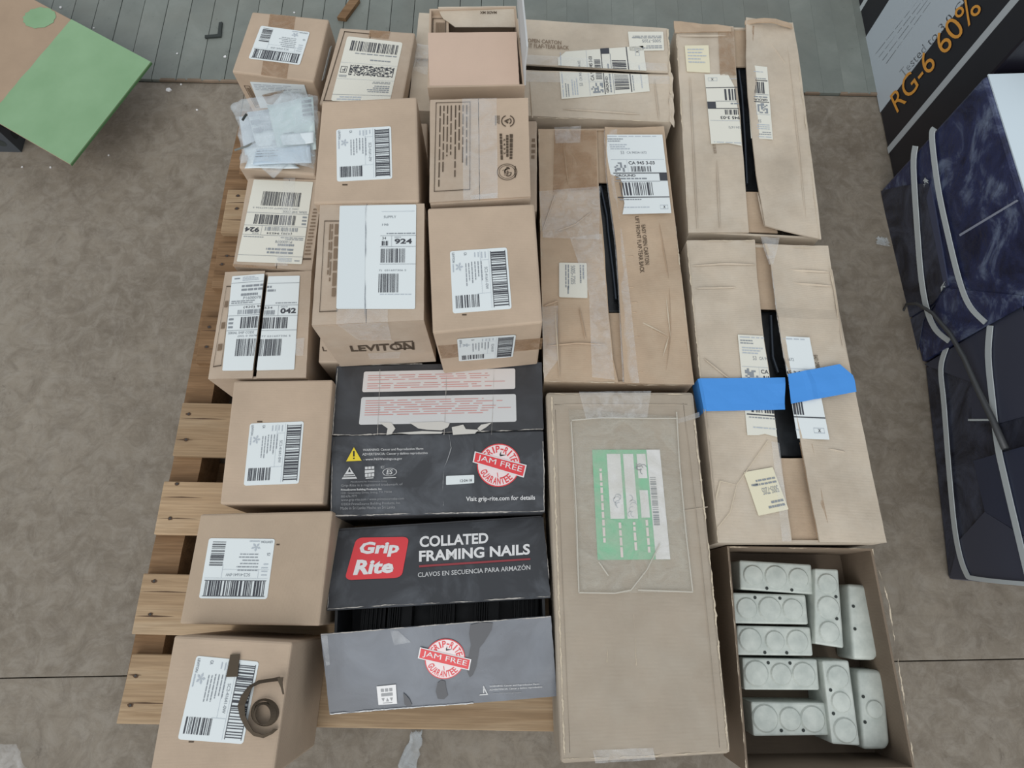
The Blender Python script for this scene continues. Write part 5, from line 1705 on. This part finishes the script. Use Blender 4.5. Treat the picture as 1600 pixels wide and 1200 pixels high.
# cable box
AW0, BW0 = at(1340, 0, 0), at(1398, 282, 0)
pNw = (1340 - 58 * 0.35, 0 - 282 * 0.35)
rW, SW, A, B, e = bundle('cable_box', 'black and white RG-6 cable box with orange lettering at the top right', 'box', pNw, (1396, 285), 0.56, 0.40, simple('black_box_card', rgb(24, 23, 32), 0.4))
def face_quad(y0, y1, z0, z1, h):
    """rectangle on the cable box's west face, y given by traced foot points"""
    return None
def wst(px0, px1, h, z0=0.0, z1=0.56):
    a, b = SW(*px0), SW(*px1)
    a.z = b.z = 0
    n = SW.n * h
    return [a + n + Vector((0, 0, z0)), b + n + Vector((0, 0, z0)), b + n + Vector((0, 0, z1)), a + n + Vector((0, 0, z1))]
def wpanel(name, px0, px1, mat, h=0.001, z0=0.004, z1=0.556):
    mb = MB()
    q_ = wst(px0, px1, h, z0, z1)
    mb.hexa([p - SW.n * 0.0009 for p in q_], q_)
    return mb.build(name, mat, rW)
wp = wpanel('white_panel', (1348, 66), (1375.5, 176), simple('white_box_card', rgb(190, 200, 208), 0.4))
wpanel('silver_line', (1394, 222), (1396.5, 231), simple('silver_print', rgb(176, 182, 186), 0.4))
wpanel('white_line', (1343, 12), (1345, 18), M_WSTRAP)
class _Q:
    n = SW.n
    def __call__(self, x, y, h=0):
        return SW(x, y, h)
QW = _Q()
put_print(Ink().text('RG-6 60%', 0, 0, 1, 1, 'O', 0.0), QW, [(1391, 150), (1512, -8), (1537, 14), (1403, 177)], 0, rW, 0.0016)
put_print(Ink().text('Tested to 3.0 GHz', 0, 0, 1, 1, 'k', 0.0), QW, [(1405, 112), (1522, -24), (1528, -14), (1412, 122)], 0, wp, 0.001)
put_print(Ink(301).lines(0, 0, 1, 1, 4, 'g', 0.14, 0.25), QW, [(1366, 82), (1464, -40), (1476, -22), (1388, 102)], 0, wp, 0.001)

# two navy bundles
def strap_on(r, S, pts, wpx, h=0.004, name='strap'):
    fine = []
    for i in range(len(pts) - 1):
        p0, p1, p2, p3 = pts[max(0, i - 1)], pts[i], pts[i + 1], pts[min(len(pts) - 1, i + 2)]
        for k_ in range(5):
            t = k_ / 5
            fine.append(tuple(0.5 * (2 * p1[c_] + (p2[c_] - p0[c_]) * t + (2 * p0[c_] - 5 * p1[c_] + 4 * p2[c_] - p3[c_]) * t * t + (3 * p1[c_] - p0[c_] - 3 * p2[c_] + p3[c_]) * t ** 3) for c_ in (0, 1)))
    pts = fine + [pts[-1]]
    lf, rg = [], []
    for i, p in enumerate(pts):
        a, b = pts[max(0, i - 1)], pts[min(len(pts) - 1, i + 1)]
        d = Vector((b[0] - a[0], b[1] - a[1])).normalized()
        lf.append((p[0] - d.y * wpx / 2, p[1] + d.x * wpx / 2))
        rg.append((p[0] + d.y * wpx / 2, p[1] - d.x * wpx / 2))
    mb = MB()
    la, ra = [S(*p, h) for p in lf], [S(*p, h) for p in rg]
    mb.grid([la, ra])
    mb.grid([[p - S.n * 0.002 for p in la], [p - S.n * 0.002 for p in ra]], flip=True)
    mb.grid([la, [p - S.n * 0.002 for p in la]])
    mb.grid([ra, [p - S.n * 0.002 for p in ra]])
    return mb.build(name, M_WSTRAP, r)
_a, _b = at(1376, 297, 0), at(1440, 567, 0)
HX = plane3(_a, _b, _a + Vector((0, 0, 1)))(1543, 133).z
rX, SX, A, B, e = bundle('wrapped_bundle', 'navy plastic-wrapped bundle with white straps and a white top, beside the cable box', 'bundle', (1376, 297), (1440, 567), HX, 0.42, M_NAVY)
mb = MB()
q_ = [A + e * 0.006 + Vector((0, 0, HX)), B + e * 0.006 + Vector((0, 0, HX)), B + e * 0.41 + Vector((0, 0, HX)), A + e * 0.41 + Vector((0, 0, HX))]
mb.hexa(q_, [p + Vector((0, 0, 0.003)) for p in q_])
mb.build('white_top_sheet', simple('white_top_wrap', rgb(206, 220, 228), 0.4), rX)
def fold(r, S, pts, mat, h, name='wrap_fold'):
    mb = MB()
    q_ = [S(*p, h) for p in pts]
    mb.hexa([p - S.n * (h - 0.0005) for p in q_], q_)
    return mb.build(name, mat, r)
fold(rX, SX, [(1378, 298), (1414, 290), (1452, 286), (1478, 448), (1460, 474), (1416, 500)], M_NAVYD, 0.003)
fold(rX, SX, [(1450, 310), (1456, 287), (1484, 446), (1478, 450)], simple('navy_fold_light', rgb(70, 76, 100), 0.4), 0.004)
fold(rX, SX, [(1482, 450), (1600, 462), (1600, 478), (1444, 564), (1446, 506)], M_NAVY, 0.004)
fold(rX, SX, [(1500, 366), (1590, 312), (1592, 314), (1501, 369)], simple('wrap_crease', rgb(150, 156, 172), 0.4), 0.0022, 'wrap_crease')
fold(rX, SX, [(1418, 502), (1462, 476), (1444, 500), (1432, 564)], M_NAVYD, 0.0025)
strap_on(rX, SX, [(1434, 228), (1431, 262), (1437.5, 368), (1443.5, 437), (1452.5, 485), (1466, 515), (1487, 533)], 8, 0.007)
strap_on(rX, SX, [(1464, 200), (1460, 215), (1469, 290), (1484, 362), (1503.5, 440), (1520, 479), (1544, 504)], 8, 0.007)
for px in ((1449, 284), (1478, 448), (1432, 568)):
    mb = MB()
    cpt = SX(*px, 0.004)
    for i in range(5):
        mb.poly([cpt + Vector((random.uniform(-.001, .001), random.uniform(-.012, .012), random.uniform(-.01, .012))) + SX.n * random.uniform(0, 0.004) for _ in range(3)])
    mb.build('torn_corner', M_WSTRAP, rX)
rY, SY, A, B, e = bundle('wrapped_bundle', 'dark navy plastic-wrapped bundle with white straps, nearest on the right', 'bundle', (1444, 572), (1480, 905), HX, 0.42, M_NAVYD)
fold(rY, SY, [(1446, 570), (1598, 478), (1640, 640), (1560, 662), (1520, 655), (1521, 598)], simple('grey_navy_wrap', rgb(62, 66, 82), 0.45), 0.003)
fold(rY, SY, [(1516, 655), (1552, 655), (1552, 658), (1516, 658)], M_WSTRAP, 0.005, 'wrap_crease')
fold(rY, SY, [(1523, 720), (1600, 698), (1640, 860), (1541, 800)], simple('blue_grey_wrap', rgb(52, 58, 78), 0.4), 0.003)
fold(rY, SY, [(1500, 846), (1541, 800), (1640, 862), (1640, 915), (1486, 904)], simple('slate_wrap', rgb(66, 70, 86), 0.4), 0.0035)
strap_on(rY, SY, [(1482.6, 543), (1474, 576), (1479, 633), (1488, 748), (1498, 840), (1513, 894), (1532, 905), (1620, 914)], 7, 0.007)
strap_on(rY, SY, [(1551.5, 509), (1548.5, 557), (1555, 625), (1563, 694), (1574.5, 748), (1600, 855), (1612, 905)], 9, 0.007)
# cable hanging over the bundles
mb = MB()
pts = [SX(1414, 504, 0.010), SX(1419, 487, 0.014), SX(1426, 475, 0.016), SX(1444, 474, 0.018), SX(1470, 489, 0.020), SX(1500, 522, 0.022), SY(1524, 562, 0.024), SY(1545, 612, 0.022), SY(1566, 660, 0.018), SY(1580, 702, 0.012)]
mb.tube(pts, [0.0025, 0.003, 0.0035, 0.004, 0.0045, 0.005, 0.0055, 0.006, 0.0065, 0.007], 8)
o = mb.build('black_cable', M_CABLE, loc=pts[0], smooth=True)
tag(o, 'dark cable looping down across the two navy bundles', 'cable')

# ================================================================== top left: green board on a crate
zg = 0.14
R_, B_ = at(236, 97, zg), at(110, 257, zg)
d1 = (at(55, 0, zg) - R_).normalized()
L = 0.62
q_ = [B_, R_, R_ + d1 * L, B_ + d1 * L]
c = sum(q_, Vector()) / 4
rg_ = thing('painted_board', 'brown board with green painted end and green dot, top left', 'board', (c.x, c.y, zg - 0.006))
mb = MB()
mb.hexa([p - Vector((0, 0, 0.006)) for p in q_], q_)
mb.build('board', M_BOARD, rg_, bevel=0.002)
wl = (at(106, 36, zg) - R_).dot(d1)
mb = MB()
n = 24
ca, cb = [], []
q2_ = [B_, R_]
for i in range(n + 1):
    t = i / n
    p = B_ + (R_ - B_) * t
    wv = 0.003 * mnoise.noise(Vector((t * 9, 0, 0)))
    ca.append(p + d1 * 0.0005 + Vector((0, 0, 0.0009)))
    cb.append(p + d1 * (wl + wv) + Vector((0, 0, 0.0009)))
mb.grid([ca, cb])
mb.grid([ca, [p - Vector((0, 0, 0.0005)) for p in ca]])
mb.build('green_paint', M_GREEN, rg_)
mb = MB()
pc = at(62, 28, zg)
mb.poly([pc + Vector((0.044 * math.cos(6.28319 * i / 30) * (1 + 0.06 * math.sin(3 * i)), 0.036 * math.sin(6.28319 * i / 30) * (1 + 0.05 * math.cos(4 * i)), 0.0009)) for i in range(30)])
mb.build('green_dot', M_GREEN, rg_)
mb = MB()
nrm = (R_ - B_).normalized()
ob = -d1 * 0.0015
mb.hexa([B_ + ob - Vector((0, 0, 0.0058)), R_ + ob - Vector((0, 0, 0.0058)), R_ - Vector((0, 0, 0.0058)), B_ - Vector((0, 0, 0.0058))],
        [B_ + ob, R_ + ob, R_, B_])
mb.build('painted_edge', M_GREENEDGE, rg_)
pcr = at(34, 238, 0)
rcr = thing('plastic_crate', 'dark grey perforated crate under the green board, left edge', 'crate', (pcr.x - 0.2, pcr.y + 0.15, 0))
M_CRATE = simple('dark_grey_plastic', rgb(66, 72, 78), 0.5)
mb = MB()
qq = [Vector((pcr.x - 0.4, pcr.y, 0)), Vector((pcr.x, pcr.y, 0)), Vector((pcr.x, pcr.y + 0.28, 0)), Vector((pcr.x - 0.4, pcr.y + 0.28, 0))]
tray_mesh(mb, qq, 0.0, zg - 0.0065, 0.006)
mb.build('body', M_CRATE, rcr)
for i in range(4):
    for j in range(2):
        p = Vector((pcr.x - 0.03 - 0.05 * i, pcr.y - 0.0006, 0.04 + 0.045 * j))
        mb = MB()
        mb.poly([p + Vector((0.013 * math.cos(6.283 * a_ / 14), 0, 0.015 * math.sin(6.283 * a_ / 14))) for a_ in range(14)])
        mb.build('hole', M_HOLE, rcr)
        p = Vector((pcr.x + 0.0006, pcr.y + 0.03 + 0.05 * i, 0.04 + 0.045 * j))
        mb = MB()
        mb.poly([p + Vector((0, 0.013 * math.cos(6.283 * a_ / 14), 0.015 * math.sin(6.283 * a_ / 14))) for a_ in range(14)])
        mb.build('hole', M_HOLE, rcr)

# ================================================================== bits on the floor
def scrap(name, label, cat, pts, z0, th, mat):
    p = [at(x, y, z0) for x, y in pts]
    mb = MB()
    mb.hexa(p, [v + Vector((0, 0, th)) for v in p])
    o = mb.build(name, mat, loc=p[0])
    return tag(o, label, cat)
scrap('wood_scrap', 'brown wood scrap lying on the grey planks behind the cartons', 'wood scrap', [(528, 32), (541, 34), (563, 4), (550, 1)], 0.0078, 0.012, M_WOODBROWN)
scrap('black_bracket', 'small black L-shaped piece on the grey planks', 'bracket', [(321, 57), (321, 61), (346, 59), (348, 36), (343, 37), (341, 55)], 0.0078, 0.005, M_HOLE)
chips = [(264, 141, 5), (84, 211, 2), (308, 172, 2), (170, 243, 2), (35, 261, 2), (79, 262, 2), (283, 132, 2), (147, 44, 2), (352, 89, 3), (277, 84, 2), (460, 20, 2), (95, 12, 3)]
for i, (x, y, s) in enumerate(chips):
    rr = random.Random(i)
    z0 = 0.0078 if y < 118 else 0.0002
    p = at(x, y, z0)
    sc = s * 0.0016
    mb = MB()
    n = 5
    ring = [p + Vector((sc * rr.uniform(0.6, 1.2) * math.cos(6.283 * k_ / n), sc * rr.uniform(0.6, 1.2) * math.sin(6.283 * k_ / n), 0)) for k_ in range(n)]
    mb.hexa(ring, [v + Vector((0, 0, sc * 0.5)) for v in ring])
    o = mb.build('paper_chip', M_WHITE, loc=p)
    if i == 0:
        tag(o, 'largest white flake on the brown floor beside the green board', 'paper chip')
    else:
        tag(o, 'tiny white flake on the floor at the upper left', 'paper chip', 'tiny white flakes on the floor')
def film_scrap(label, left, right, z, amp, seed, mat=M_BAG):
    S = flat(z)
    mb = MB()
    sheet(mb, S, left, right, 12, 10, 0.0004, warp=lambda u, v: 0.004 + amp, wobble=wob(amp, 22, seed), ragged=2, seed=seed)
    p = S(*left[0])
    o = mb.build('plastic_film', mat, loc=(p.x, p.y, z), smooth=True)
    return tag(o, label, 'plastic film')
film_scrap('crumpled clear plastic at the bottom left corner', [(-60, 1155), (-70, 1240)], [(38, 1160), (66, 1215)], 0.0, 0.018, 31, M_TAPEW)
film_scrap('clear plastic sliver on the floor in front of the pallet', [(645, 1142), (622, 1200)], [(662, 1140), (650, 1215)], 0.0, 0.006, 32)
film_scrap('small crumpled clear tape scrap beside the navy bundle', [(1368, 372), (1366, 384)], [(1384, 374), (1388, 388)], 0.0, 0.005, 33)
